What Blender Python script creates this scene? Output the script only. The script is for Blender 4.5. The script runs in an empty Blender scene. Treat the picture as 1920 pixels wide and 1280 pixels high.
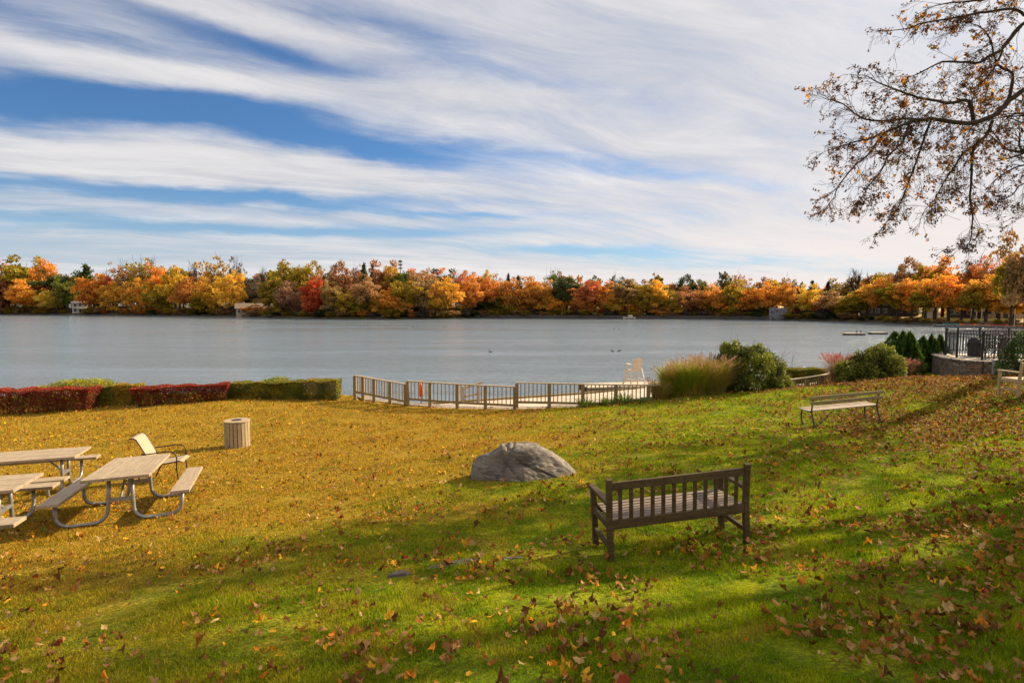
import bpy, math, random
SUN_E = 5.0
EXPO = 0.8
SKYTINT = (.55, .85, 1.15)
WBUMP = .06
N_BLADE = 1100000
LEAF_D = 1.0
TWIG_D = 13
# (px, py, half width, half height, slope, strength) of the clear lanes in the cirrus
GAPS = [(150, 60, 300, 50, .22, .45), (150, 205, 380, 42, .02, .75), (640, 278, 340, 36, .17, .8), (250, 365, 450, 13, .08, .55), (500, 428, 520, 14, .02, .6),
        (1060, 472, 260, 14, .02, .75), (850, 405, 250, 10, .05, .4), (1450, 495, 260, 12, 0, .5), (1700, 515, 260, 10, 0, .45)]
CL0, CL1 = .02, 1.15
WBUMP = .14
EXPO = 1.02
TWIG_D = 12.5
SKYTINT = (.48, .73, .98)
GAPS = [(120, 62, 330, 22, .20, .5), (180, 205, 300, 30, .06, 1.05), (690, 275, 320, 26, .14, 1.05), (250, 358, 480, 11, .06, .7), (480, 432, 480, 11, .03, .8), (780, 398, 330, 9, .05, .6),
        (1110, 474, 230, 11, .02, 1.0), (1450, 495, 260, 9, 0, .6), (1700, 515, 260, 8, 0, .6), (850, 110, 330, 20, .32, .35), (1250, 335, 350, 11, .10, .3), (450, 80, 220, 20, .3, .5),
        (330, 135, 520, 26, .15, -.5), (300, 312, 520, 26, .04, -.6), (400, 20, 220, 20, .25, -.4)]
import numpy as np
from mathutils import Vector, Matrix, noise
sc = bpy.context.scene
C = sc.collection
R = math.radians
F = 1067.0
EYE = 5.3
TH = math.atan(70 / F)
CT, ST = math.cos(TH), math.sin(TH)

def ray(px, py):
    tx = (px - 960) / F; ty = (640 - py) / F
    return Vector((tx, CT + ty * ST, -ST + ty * CT))
def P(px, py, Y):                      # the place seen at a picture position, Y metres ahead
    r = ray(px, py); s = Y / r.y
    return Vector((r.x * s, Y, EYE + r.z * s))
def PX(px, Y):
    return (px - 960) / F * Y * 1.0

# ------------------------------------------------------------------ terrain
ctrl = [(0, 0, 3.65), (-5, 0, 3.25), (6, 0, 4.1), (0, -10, 4.9), (-14, -10, 3.9), (15, -10, 6.0), (0, -40, 7), (-45, -10, 2.5),
        (-45, 20, .9), (45, 20, 2.6), (45, -10, 5.5), (45, 40, 1.8), (-45, 30, .8), (0, 30, .9), (20, 33, 2.1)]
for a in [(960, 1280, 3.35), (0, 1280, 3.6), (1920, 1280, 3.1), (1146, 1053, 6.15), (1399, 1018, 6.4), (0, 1010, 8.0), (980, 902, 9.8),
          (438, 838, 16.5), (1040, 764, 22.3), (700, 752, 24.6), (0, 777, 22.0), (425, 755, 23.6), (1531, 800, 15), (1652, 790, 15.3),
          (1905, 748, 15), (1487, 731, 24.2), (1560, 714, 26.0), (1825, 706, 23), (1480, 729, 22.0), (1220, 751, 22.0), (1650, 714, 22.5), (1920, 880, 8.3), (640, 752, 24.8)]:
    p = P(*a); ctrl.append((p.x, p.y, p.z))
ctrl += [(-6.0, 8.4, 1.93), (-6.8, 10.35, 1.74)]
ctrl = np.array(ctrl)
def _tps(ctrl, lam=0.02):
    n = len(ctrl); X = ctrl[:, :2]
    d = np.linalg.norm(X[:, None] - X[None], axis=2)
    K = np.where(d > 0, d * d * np.log(d + 1e-9), 0) + lam * np.eye(n)
    Pm = np.hstack([np.ones((n, 1)), X])
    A = np.zeros((n + 3, n + 3)); A[:n, :n] = K; A[:n, n:] = Pm; A[n:, :n] = Pm.T
    return np.linalg.solve(A, np.concatenate([ctrl[:, 2], np.zeros(3)]))
TW = _tps(ctrl)
def gz_np(x, y):
    x = np.clip(np.asarray(x, float), -60, 60); y = np.clip(np.asarray(y, float), -40, 45)
    out = TW[-3] + TW[-2] * x + TW[-1] * y
    for i in range(len(ctrl)):
        d2 = (x - ctrl[i, 0]) ** 2 + (y - ctrl[i, 1]) ** 2
        out = out + TW[i] * np.where(d2 > 0, d2 * 0.5 * np.log(d2 + 1e-12), 0)
    return out
def gz(x, y): return float(gz_np(np.array([x]), np.array([y]))[0])
EX = [-60, -20, -9, -7.3, -6.95, -4.3, -2.2, .15, 2.7, 5.3, 9.7, 11.8, 14.3, 16.5, 18.5, 20.5, 25, 60]
EY = [27, 27.2, 27, 26.5, 25.15, 23.35, 22.75, 22.25, 22.15, 22.2, 23.6, 24.3, 25.6, 26.8, 29.5, 33, 35, 38]
def edge(x): return np.interp(x, EX, EY)

# ------------------------------------------------------------------ mesh helpers
class MB:
    def __init__(s): s.v = []; s.f = []
    def box(s, c, d, M=None):
        c = Vector(c); n = len(s.v)
        for i in (-1, 1):
            for j in (-1, 1):
                for k in (-1, 1):
                    q = Vector((i * d[0] / 2, j * d[1] / 2, k * d[2] / 2))
                    s.v.append(c + (M @ q if M else q))
        for q in ((0, 1, 3, 2), (4, 6, 7, 5), (0, 4, 5, 1), (2, 3, 7, 6), (0, 2, 6, 4), (1, 5, 7, 3)):
            s.f.append([n + t for t in q])
        return s
    def beam(s, a, b, w, h, up=(0, 0, 1)):
        a = Vector(a); b = Vector(b); d = b - a; L = d.length; d.normalize()
        y = Vector(up).cross(d); y.normalize(); z = d.cross(y)
        M = Matrix((d, y, z)).transposed()
        return s.box((a + b) / 2, (L, w, h), M)
    def tube(s, pts, rad, n=8, cap=True):
        pts = [Vector(p) for p in pts]
        if not hasattr(rad, '__len__'): rad = [rad] * len(pts)
        b = len(s.v); ref = None
        for i, p in enumerate(pts):
            t = (pts[min(i + 1, len(pts) - 1)] - pts[max(i - 1, 0)])
            if t.length < 1e-9: t = Vector((0, 0, 1))
            t.normalize()
            if ref is None:
                ref = t.orthogonal().normalized()
            else:
                ref = ref - t * ref.dot(t)
                if ref.length < 1e-6: ref = t.orthogonal()
                ref.normalize()
            w = t.cross(ref)
            for k in range(n):
                a = 2 * math.pi * k / n
                s.v.append(p + (ref * math.cos(a) + w * math.sin(a)) * rad[i])
        for i in range(len(pts) - 1):
            for k in range(n):
                k2 = (k + 1) % n
                s.f.append([b + i * n + k, b + i * n + k2, b + (i + 1) * n + k2, b + (i + 1) * n + k])
        if cap:
            s.f.append([b + k for k in range(n)][::-1])
            s.f.append([b + (len(pts) - 1) * n + k for k in range(n)])
        return s
    def prism(s, poly, z0, z1):          # poly: xy list, ccw
        n = len(s.v); m = len(poly)
        for z in (z0, z1):
            for i, p in enumerate(poly):
                s.v.append(Vector((p[0], p[1], z[i] if hasattr(z, '__len__') else z)))
        s.f.append([n + i for i in range(m)][::-1]); s.f.append([n + m + i for i in range(m)])
        for i in range(m):
            j = (i + 1) % m
            s.f.append([n + i, n + j, n + m + j, n + m + i])
        return s
    def build(s, name, mat, parent=None, smooth=False, bevel=0, org=None, sub=0):
        me = bpy.data.meshes.new(name)
        o3 = Vector(org) if org is not None else Vector((0, 0, 0))
        me.from_pydata([tuple(v - o3) for v in s.v], [], s.f)
        me.update()
        if smooth: me.polygons.foreach_set('use_smooth', [True] * len(me.polygons))
        o = bpy.data.objects.new(name, me); C.objects.link(o)
        me.materials.append(mat)
        if parent: o.parent = parent
        elif org is not None: o.location = o3
        if bevel:
            m = o.modifiers.new('bevel', 'BEVEL'); m.width = bevel; m.segments = 2; m.limit_method = 'ANGLE'
        if sub:
            m = o.modifiers.new('sub', 'SUBSURF'); m.levels = sub; m.render_levels = sub
        return o
def tag(o, label=None, cat=None, group=None, kind=None):
    if label: o['label'] = label
    if cat: o['category'] = cat
    if group: o['group'] = group
    if kind: o['kind'] = kind
    return o
def empty(name, loc, label, cat, group=None, rz=0, M=None):
    o = bpy.data.objects.new(name, None); C.objects.link(o)
    o.empty_display_size = .2
    if M is not None: o.matrix_world = Matrix.Translation(Vector(loc)) @ M.to_4x4()
    else:
        o.location = loc; o.rotation_euler = (0, 0, rz)
    return tag(o, label, cat, group)
def copy_tree(o, parent=None):
    c = o.copy(); C.objects.link(c)
    if parent: c.parent = parent
    for ch in list(o.children): copy_tree(ch, c)
    return c
def frame(xdir, up=(0, 0, 1)):           # rotation whose X runs along xdir, Z as near up as can be
    x = Vector(xdir).normalized(); y = Vector(up).cross(x).normalized(); z = x.cross(y)
    return Matrix((x, y, z)).transposed()
def np_mesh(name, V, Fc, mat, attrs=None, parent=None, smooth=False):
    me = bpy.data.meshes.new(name); V = np.asarray(V, np.float32); Fc = np.asarray(Fc, np.int32)
    nf, k = Fc.shape
    me.vertices.add(len(V)); me.vertices.foreach_set('co', V.ravel())
    me.loops.add(nf * k); me.loops.foreach_set('vertex_index', Fc.ravel())
    me.polygons.add(nf)
    me.polygons.foreach_set('loop_start', np.arange(0, nf * k, k, dtype=np.int32))
    me.polygons.foreach_set('loop_total', np.full(nf, k, np.int32))
    if smooth: me.polygons.foreach_set('use_smooth', np.ones(nf, bool))
    for an, (typ, dat) in (attrs or {}).items():
        a = me.attributes.new(an, typ, 'POINT')
        a.data.foreach_set('value' if typ == 'FLOAT' else 'color', np.asarray(dat, np.float32).ravel())
    me.update(); me.validate()
    me.materials.append(mat)
    if parent == 'mesh': return me
    o = bpy.data.objects.new(name, me); C.objects.link(o)
    if parent: o.parent = parent
    return o
def unit(a): return a / np.maximum(np.linalg.norm(a, axis=1, keepdims=True), 1e-9)
def leaf_cards(name, cen, size, mat, rng, aspect=.6, tint=None, parent=None, axis=None, spread=1.0):
    n = len(cen)
    u = rng.normal(size=(n, 3))
    if axis is not None: u = unit(np.asarray(axis)) * 1.0 + unit(u) * spread
    u = unit(u); w = unit(np.cross(u, rng.normal(size=(n, 3))))
    size = (np.ones(n) * size)[:, None] * rng.uniform(.7, 1.3, (n, 1))
    nz = np.cross(u, w)
    a = cen - u * size * .5; c = cen + u * size * .5 + nz * size * .12
    b = cen + w * size * .5 * aspect - nz * size * .05; d = cen - w * size * .5 * aspect - nz * size * .05
    V = np.stack([a, b, c, d], 1).reshape(-1, 3)
    Fc = np.arange(4 * n).reshape(n, 4)
    if tint is None: tint = rng.uniform(0, 1, n)
    return np_mesh(name, V, Fc, mat, {'tint': ('FLOAT', np.repeat(tint, 4))}, parent)

# ------------------------------------------------------------------ materials
class NT:
    def __init__(s, tree): s.t = tree; s.n = tree.nodes; s.l = tree.links
    def new(s, typ, **kw):
        n = s.n.new(typ)
        for k, v in kw.items(): setattr(n, k, v)
        return n
    def put(s, sock, v):
        if isinstance(v, bpy.types.NodeSocket): s.l.new(v, sock)
        elif v is not None:
            if sock.type == 'RGBA' and len(v) == 3: v = (*v, 1)
            sock.default_value = v
    def m(s, op, a, b=None, c=None, clamp=False):
        n = s.new('ShaderNodeMath', operation=op, use_clamp=clamp)
        s.put(n.inputs[0], a); s.put(n.inputs[1], b); s.put(n.inputs[2], c)
        return n.outputs[0]
    def mix(s, f, a, b, mode='MIX'):
        n = s.new('ShaderNodeMix', data_type='RGBA', blend_type=mode); n.clamp_factor = True
        s.put(n.inputs[0], f); s.put(n.inputs[6], a); s.put(n.inputs[7], b)
        return n.outputs[2]
    def ss(s, v, a, b, lo=0., hi=1.):
        n = s.new('ShaderNodeMapRange', interpolation_type='SMOOTHSTEP')
        for i, x in enumerate((v, a, b, lo, hi)): s.put(n.inputs[i], x)
        return n.outputs[0]
    def noise(s, vec, scale, detail=4, rough=.55, dist=0, out=0):
        n = s.new('ShaderNodeTexNoise'); s.put(n.inputs['Vector'], vec)
        n.inputs['Scale'].default_value = scale; n.inputs['Detail'].default_value = detail
        n.inputs['Roughness'].default_value = rough; n.inputs['Distortion'].default_value = dist
        return n.outputs[out]
    def mapping(s, vec, scale=(1, 1, 1), rot=(0, 0, 0), loc=(0, 0, 0)):
        n = s.new('ShaderNodeMapping'); s.put(n.inputs[0], vec)
        n.inputs['Scale'].default_value = scale; n.inputs['Rotation'].default_value = rot; n.inputs['Location'].default_value = loc
        return n.outputs[0]
    def bump(s, h, strength=.3, dist=.02):
        n = s.new('ShaderNodeBump'); n.inputs['Strength'].default_value = strength; n.inputs['Distance'].default_value = dist
        s.put(n.inputs['Height'], h); return n.outputs[0]
def newmat(name):
    m = bpy.data.materials.new(name); m.use_nodes = True
    t = NT(m.node_tree); b = t.n['Principled BSDF']; return m, t, b
def simple(name, c1, c2=None, rough=.7, scale=6, stretch=(1, 1, 1), bump=.2, bd=.005, metal=0, spec=.35, detail=6):
    m, t, b = newmat(name)
    tc = t.new('ShaderNodeTexCoord').outputs['Object']
    v = t.mapping(tc, stretch)
    n = t.noise(v, scale, detail, .6)
    n2 = t.noise(tc, scale * 5, 3)
    f = t.ss(n, .3, .7)
    col = t.mix(f, c1, c2 or c1)
    col = t.mix(t.m('MULTIPLY', t.ss(n2, .45, .75), .5), col, tuple(x * .55 for x in c1))
    t.put(b.inputs['Base Color'], col)
    b.inputs['Roughness'].default_value = rough; b.inputs['Metallic'].default_value = metal
    b.inputs['Specular IOR Level'].default_value = spec
    if bump: t.put(b.inputs['Normal'], t.bump(t.m('ADD', n, t.m('MULTIPLY', n2, .4)), bump, bd))
    return m
def wood(name, c1, c2, axis=0, rough=.75, scale=3):
    st = [14, 14, 14]; st[axis] = .8
    return simple(name, c1, c2, rough, scale, tuple(st), .35, .003)
def foliage(name, col=None, trans=.35, hue=.03, vary=.9, alt=None, rough=.6):
    m, t, b = newmat(name)
    at = t.new('ShaderNodeAttribute', attribute_name='tint').outputs['Fac']
    if col is None: base = t.new('ShaderNodeObjectInfo').outputs['Color']
    else:
        base = t.new('ShaderNodeRGB').outputs[0]; base.default_value = (*col, 1)
    if alt:
        pos = t.new('ShaderNodeNewGeometry').outputs['Position']
        nn = t.noise(pos, alt[1], 3)
        base = t.mix(t.ss(t.m('ADD', nn, t.m('MULTIPLY', at, .25)), .52, .72), base, alt[0])
    h = t.new('ShaderNodeHueSaturation'); t.put(h.inputs['Color'], base)
    fr = t.m('FRACT', t.m('MULTIPLY', at, 7.31))
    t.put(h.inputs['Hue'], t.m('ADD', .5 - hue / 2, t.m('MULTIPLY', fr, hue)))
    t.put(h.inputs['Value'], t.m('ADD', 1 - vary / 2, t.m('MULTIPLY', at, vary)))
    c = h.outputs[0]
    t.put(b.inputs['Base Color'], c); b.inputs['Roughness'].default_value = rough; b.inputs['Specular IOR Level'].default_value = .25
    tr = t.new('ShaderNodeBsdfTranslucent'); t.put(tr.inputs[0], c)
    mx = t.new('ShaderNodeMixShader'); mx.inputs[0].default_value = trans
    t.l.new(b.outputs[0], mx.inputs[1]); t.l.new(tr.outputs[0], mx.inputs[2])
    t.l.new(mx.outputs[0], t.n['Material Output'].inputs[0])
    return m

# shared lawn colour: dry gold on the left, fresh green on the right, patchy
lg = bpy.data.node_groups.new('lawn_colour', 'ShaderNodeTree')
lg.interface.new_socket('Color', in_out='OUTPUT', socket_type='NodeSocketColor')
t = NT(lg); go = lg.nodes.new('NodeGroupOutput')
pos = t.new('ShaderNodeNewGeometry').outputs['Position']
sx = t.new('ShaderNodeSeparateXYZ'); t.put(sx.inputs[0], pos)
X, Y = sx.outputs[0], sx.outputs[1]
n1 = t.noise(t.mapping(pos, (.5, 1, 1)), .45, 5, .6); n2 = t.noise(pos, 2.2, 4, .6); n3 = t.noise(pos, 9, 3, .6)
g = t.m('ADD', t.m('MULTIPLY', t.m('SUBTRACT', 1.6, X), .10), t.m('MULTIPLY', t.m('SUBTRACT', Y, 5.5), .065))
g = t.m('SUBTRACT', g, t.m('MULTIPLY', t.ss(Y, 19.5, 24), .55))
g = t.m('MINIMUM', g, t.m('MULTIPLY', t.m('SUBTRACT', 7.0, X), .11))
g = t.m('ADD', g, t.m('MULTIPLY', t.m('SUBTRACT', n1, .5), 1.3))
g = t.m('ADD', g, t.m('MULTIPLY', t.m('SUBTRACT', n2, .5), .7))
gold = t.ss(g, .05, .95)
green = t.mix(t.ss(n2, .35, .65), (.14, .235, .004), (.34, .38, .008))
dry = t.mix(t.ss(n3, .35, .65), (.50, .29, .032), (.33, .24, .02))
col = t.mix(gold, green, dry)
n4 = t.noise(pos, 1.1, 5, .65, .5)
col = t.mix(t.m('MULTIPLY', t.ss(n4, .54, .68), .5), col, (.24, .15, .03))
col = t.mix(t.m('MULTIPLY', t.ss(n4, .44, .32), .45), col, (.085, .14, .006))
t.put(go.inputs[0], col)
def lawn_mat(name, blade):
    m, t, b = newmat(name)
    gr = t.new('ShaderNodeGroup'); gr.node_tree = lg
    col = gr.outputs[0]
    if blade:
        at = t.new('ShaderNodeAttribute', attribute_name='tint').outputs['Fac']
        col = t.mix(t.ss(at, .86, .97), col, (.40, .30, .08))
        h = t.new('ShaderNodeHueSaturation'); t.put(h.inputs['Color'], col)
        t.put(h.inputs['Value'], t.m('ADD', .55, t.m('MULTIPLY', t.m('FRACT', t.m('MULTIPLY', at, 9.7)), .95)))
        t.put(h.inputs['Hue'], t.m('ADD', .485, t.m('MULTIPLY', t.m('FRACT', t.m('MULTIPLY', at, 5.3)), .03)))
        col = h.outputs[0]
        tr = t.new('ShaderNodeBsdfTranslucent'); t.put(tr.inputs[0], col)
        mx = t.new('ShaderNodeMixShader'); mx.inputs[0].default_value = .35
        t.l.new(b.outputs[0], mx.inputs[1]); t.l.new(tr.outputs[0], mx.inputs[2])
        t.l.new(mx.outputs[0], t.n['Material Output'].inputs[0])
    else:
        pos = t.new('ShaderNodeNewGeometry').outputs['Position']
        n = t.noise(pos, 28, 5, .7); n2 = t.noise(pos, 5, 4)
        col = t.mix(t.ss(n, .4, .65), t.mix(.7, col, (.06, .045, .015)), col)
        t.put(b.inputs['Normal'], t.bump(t.m('ADD', n, n2), .7, .04))
    t.put(b.inputs['Base Color'], col); b.inputs['Roughness'].default_value = .9; b.inputs['Specular IOR Level'].default_value = .03
    return m
M_lawn = lawn_mat('lawn_turf', False); M_blade = lawn_mat('grass_blade', True)
M_teak = wood('dark_teak', (.06, .036, .014), (.11, .068, .028))
M_teakseat = wood('grey_teak', (.17, .125, .09), (.25, .195, .15))
M_ltteak = wood('weathered_teak', (.34, .24, .13), (.45, .34, .2))
M_slat = wood('bench_slat', (.22, .165, .07), (.32, .25, .13))
M_seatsl = wood('bench_seat_slat', (.32, .25, .18), (.42, .34, .26))
M_iron = simple('iron', (.05, .045, .05), (.09, .08, .08), .5, 12, bump=.1, metal=.4)
M_galv = simple('galvanised_tube', (.24, .23, .22), (.36, .35, .33), .42, 8, bump=.05, metal=.55)
M_plank = wood('table_plank', (.30, .225, .14), (.38, .295, .195), 0, .65, 2)
M_bin = wood('bin_slat', (.30, .22, .12), (.42, .33, .20), 2)
M_fence = wood('fence_wood', (.19, .13, .05), (.29, .21, .095), 2)
M_rail = wood('fence_rail', (.30, .23, .14), (.42, .34, .23), 0)
M_bronze = simple('bronze_tube', (.05, .03, .03), (.08, .05, .045), .4, 9, bump=.05, metal=.5)
M_sling = simple('sling_fabric', (.36, .27, .18), (.40, .31, .21), .8, 60, bump=.15, bd=.001)
M_black = simple('black_metal', (.012, .012, .014), (.025, .024, .026), .45, 9, bump=.05)
M_bark = simple('bark', (.035, .022, .014), (.075, .05, .034), .9, 3, (3, 3, .7), .8, .02)
M_white = simple('white_paint', (.60, .50, .38), (.68, .58, .46), .6, 4, bump=.1)
M_orange = simple('orange_plastic', (.75, .09, .015), (.8, .13, .02), .5, 4, bump=.05)
M_conc = simple('pale_concrete', (.44, .36, .27), (.56, .47, .37), .85, 1.2, bump=.4, bd=.01)
M_grey = simple('grey_metal', (.28, .28, .27), (.36, .36, .35), .55, 5, bump=.05)
M_fol = foliage('autumn_foliage', None, .45, .035, 1.0)
M_twig = simple('twig_bark', (.04, .026, .018), (.075, .05, .035), .9, 5, bump=0)
def stone(name, cols, scale=3.2, stretch=(1, 1, 1.8)):
    m, t, b = newmat(name)
    tc = t.new('ShaderNodeNewGeometry').outputs['Position']
    wv = t.new('ShaderNodeVectorMath', operation='ADD'); t.put(wv.inputs[0], tc)
    t.put(wv.inputs[1], t.noise(tc, 1.5, 2, out=1)) 
    v = t.new('ShaderNodeTexVoronoi', feature='F1'); t.put(v.inputs['Vector'], t.mapping(wv.outputs[0], stretch)); v.inputs['Scale'].default_value = scale
    e = t.new('ShaderNodeTexVoronoi', feature='DISTANCE_TO_EDGE'); t.put(e.inputs['Vector'], t.mapping(wv.outputs[0], stretch)); e.inputs['Scale'].default_value = scale
    s = t.new('ShaderNodeSeparateColor'); t.put(s.inputs[0], v.outputs['Color'])
    col = t.mix(s.outputs[0], cols[0], cols[1]); col = t.mix(t.ss(s.outputs[1], .6, .9), col, cols[2])
    n = t.noise(tc, 14, 5)
    col = t.mix(t.m('MULTIPLY', t.ss(n, .4, .7), .5), col, tuple(x * .5 for x in cols[0]))
    ed = t.ss(e.outputs['Distance'], 0, .06)
    col = t.mix(ed, (.07, .06, .05), col)
    t.put(b.inputs['Base Color'], col); b.inputs['Roughness'].default_value = .9
    t.put(b.inputs['Normal'], t.bump(t.m('ADD', ed, t.m('MULTIPLY', n, .4)), .8, .04))
    return m
M_stone = stone('fieldstone', ((.17, .13, .10), (.32, .25, .19), (.28, .15, .08)))
M_cap = stone('wall_capstone', ((.26, .21, .17), (.34, .28, .22), (.2, .17, .14)), 2.0)
# ------------------------------------------------------------------ camera, sun, sky
cam = bpy.data.objects.new('camera', bpy.data.cameras.new('camera')); C.objects.link(cam)
cam.data.sensor_width = 36; cam.data.lens = 36 * F / 1920; cam.data.clip_end = 6000; cam.data.clip_start = .1
cam.location = (0, 0, EYE); cam.rotation_euler = (math.pi / 2 - TH, 0, 0)
sc.camera = cam
SAZ, SEL = R(33), R(29)
sd = Vector((math.cos(SAZ) * math.cos(SEL), math.sin(SAZ) * math.cos(SEL), math.sin(SEL)))
sl = bpy.data.lights.new('sun', 'SUN'); so = bpy.data.objects.new('sun', sl); C.objects.link(so)
sl.energy = SUN_E; sl.angle = R(.55); sl.color = (1, .81, .55)
so.location = (30, 20, 40); so.rotation_euler = sd.to_track_quat('Z', 'Y').to_euler()
w = bpy.data.worlds.new('World'); sc.world = w; w.use_nodes = True
t = NT(w.node_tree); bg = t.n['Background']; bg.inputs[1].default_value = .06
sky = t.new('ShaderNodeTexSky', sky_type='NISHITA'); sky.sun_disc = False
sky.sun_elevation = SEL; sky.sun_rotation = math.pi / 2 - SAZ; sky.air_density = 1.0; sky.dust_density = .5; sky.ozone_density = 2.5
tc = t.new('ShaderNodeTexCoord').outputs['Generated']
s = t.new('ShaderNodeSeparateXYZ'); t.put(s.inputs[0], tc)
az = t.m('ARCTAN2', s.outputs[0], s.outputs[1]); el = t.m('ARCSINE', s.outputs[2])
# cirrus sheet: streaks on a high plane, stretched along one wind direction
zz = t.m('ADD', t.m('MAXIMUM', s.outputs[2], 0), .10)
cv = t.new('ShaderNodeCombineXYZ'); t.put(cv.inputs[0], t.m('DIVIDE', s.outputs[0], zz)); t.put(cv.inputs[1], t.m('DIVIDE', s.outputs[1], zz))
wind = t.mapping(cv.outputs[0], (1, 1, 1), (0, 0, R(-28)))
warp = t.noise(wind, .35, 3, .5, out=1)
wa = t.new('ShaderNodeVectorMath', operation='MULTIPLY_ADD'); t.put(wa.inputs[0], warp); wa.inputs[1].default_value = (1.2, 1.2, 0); t.put(wa.inputs[2], wind)
st1 = t.noise(t.mapping(wa.outputs[0], (.24, .9, 1)), 1.0, 9, .62, .3)
st2 = t.noise(t.mapping(wa.outputs[0], (1.0, 3.6, 1), (0, 0, R(10))), 1.2, 9, .66, .4)
# soft clear lanes between the cloud bands, set by compass bearing and height
nw = t.noise(t.mapping(tc, (3, 3, 9)), 1.0, 5, .6, out=1)
ns = t.new('ShaderNodeSeparateColor'); t.put(ns.inputs[0], nw)
az2 = t.m('ADD', az, t.m('MULTIPLY', t.m('SUBTRACT', ns.outputs[0], .5), .30))
el2 = t.m('ADD', el, t.m('MULTIPLY', t.m('SUBTRACT', ns.outputs[1], .5), .06))
def pe(px, py):
    r = ray(px, py).normalized(); return math.atan2(r.x, r.y), math.asin(r.z)
gap = None
for (px, py, sxp, syp, sl_, amp) in GAPS:
    a0, e0 = pe(px, py); a1, e1 = pe(px + 100, py + 100 * sl_); ang = math.atan2(e1 - e0, a1 - a0)
    da = t.m('SUBTRACT', az2, a0); de = t.m('SUBTRACT', el2, e0)
    u = t.m('ADD', t.m('MULTIPLY', da, math.cos(ang)), t.m('MULTIPLY', de, math.sin(ang)))
    v = t.m('SUBTRACT', t.m('MULTIPLY', de, math.cos(ang)), t.m('MULTIPLY', da, math.sin(ang)))
    q = t.m('ADD', t.m('POWER', t.m('ABSOLUTE', t.m('DIVIDE', u, sxp / F)), 2.), t.m('POWER', t.m('ABSOLUTE', t.m('DIVIDE', v, syp / F)), 2.))
    gg = t.m('MULTIPLY', t.m('EXPONENT', t.m('MULTIPLY', q, -1)), amp)
    gap = gg if gap is None else t.m('ADD', gap, gg)
dens = t.m('ADD', t.m('MULTIPLY', st1, .95), t.m('MULTIPLY', st2, .85))
dens = t.m('ADD', dens, t.m('MULTIPLY', az, .35)); dens = t.m('ADD', dens, t.m('MULTIPLY', t.ss(t.m('ABSOLUTE', az), .95, 1.8), 1.4))  # unseen cloud added behind the view, for a whiter fill light
dens = t.m('ADD', t.m('SUBTRACT', dens, gap), t.m('MULTIPLY', t.ss(el, .12, .0), .22))
cl = t.ss(dens, CL0, CL1)
shade = t.ss(t.m('ADD', st1, t.m('MULTIPLY', st2, .5)), .55, 1.0)
ccol = t.mix(shade, (5.2, 5.2, 5.5), (7.4, 7.15, 7.05))
warmf = t.m('MULTIPLY', t.ss(el, .30, .02), t.ss(az, -.5, .75))
ccol = t.mix(warmf, ccol, (7.7, 7.0, 6.7))
glow = t.m('MULTIPLY', t.ss(az, .25, 1.0), t.ss(el, .05, .6))
ccol = t.mix(t.m('MULTIPLY', glow, .9), ccol, (9.6, 9.1, 9.0))
blue = t.mix(t.ss(el, .22, .0, 0, .75), t.mix(1.0, sky.outputs[0], SKYTINT, 'MULTIPLY'), (4.0, 5.3, 6.4))
skc = t.mix(t.m('MULTIPLY', cl, .97), blue, ccol)
t.put(bg.inputs[0], skc)
sc.view_settings.view_transform = 'Standard'; sc.view_settings.look = 'None'
sc.view_settings.exposure = EXPO; sc.view_settings.gamma = 1

# ------------------------------------------------------------------ lawn, beach, water
xs = np.concatenate([np.arange(-60, -16, 1.0), np.arange(-16, 18, .4), np.arange(18, 60.1, 1.0)])
tt = np.concatenate([np.linspace(0, .45, 16)[:-1], np.linspace(.45, 1, 90)])
rows = []
for q in tt:
    yy = -40 + q * (edge(xs) + 40); rows.append(np.stack([xs, yy, gz_np(xs, yy)], 1))
zc = gz_np(xs, edge(xs))
low = np.where((xs > -6.95) & (xs < 17.5), .30, zc - .15)
rows.append(np.stack([xs, edge(xs) + .12, low], 1))
bl = np.interp(xs, [-60, -7, -4, 12, 17, 60], [1.8, 2.2, 3, 9, 7, 3])
rows.append(np.stack([xs, edge(xs) + bl * .6, np.where((xs > -6.95) & (xs < 17.5), .25, .25)], 1))
rows.append(np.stack([xs, edge(xs) + bl + .5, np.full_like(xs, -1.2)], 1))
rows.append(np.stack([xs, edge(xs) + bl + 30, np.full_like(xs, -3)], 1))
V = np.concatenate(rows); nx = len(xs); nr = len(rows)
ii = (np.arange(nr - 1)[:, None] * nx + np.arange(nx - 1)[None]).ravel()
lawn = np_mesh('lawn', V, np.stack([ii, ii + 1, ii + nx + 1, ii + nx], 1), M_lawn, smooth=True)
tag(lawn, 'gently sloping lawn in the foreground, golden on the left and green on the right', 'lawn', kind='structure')

fx = [-6.6, -4.3, -2.2, .15, 2.7, 5.3, 9.7, 11.8, 14.3]
bx = [(-6.6, 26.2), (-4.1, 27.2), (0, 28.9), (4, 30.5), (7, 32.3), (12, 36), (17, 35)]
poly = [(x, float(edge(x)) + .1) for x in fx] + [(17, 30)] + bx[::-1]
MB().prism(poly, .1, .46).build('beach', M_conc)
tag(bpy.data.objects['beach'], 'pale paved swimming beach behind the curved railing', 'beach', kind='structure')

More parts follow.
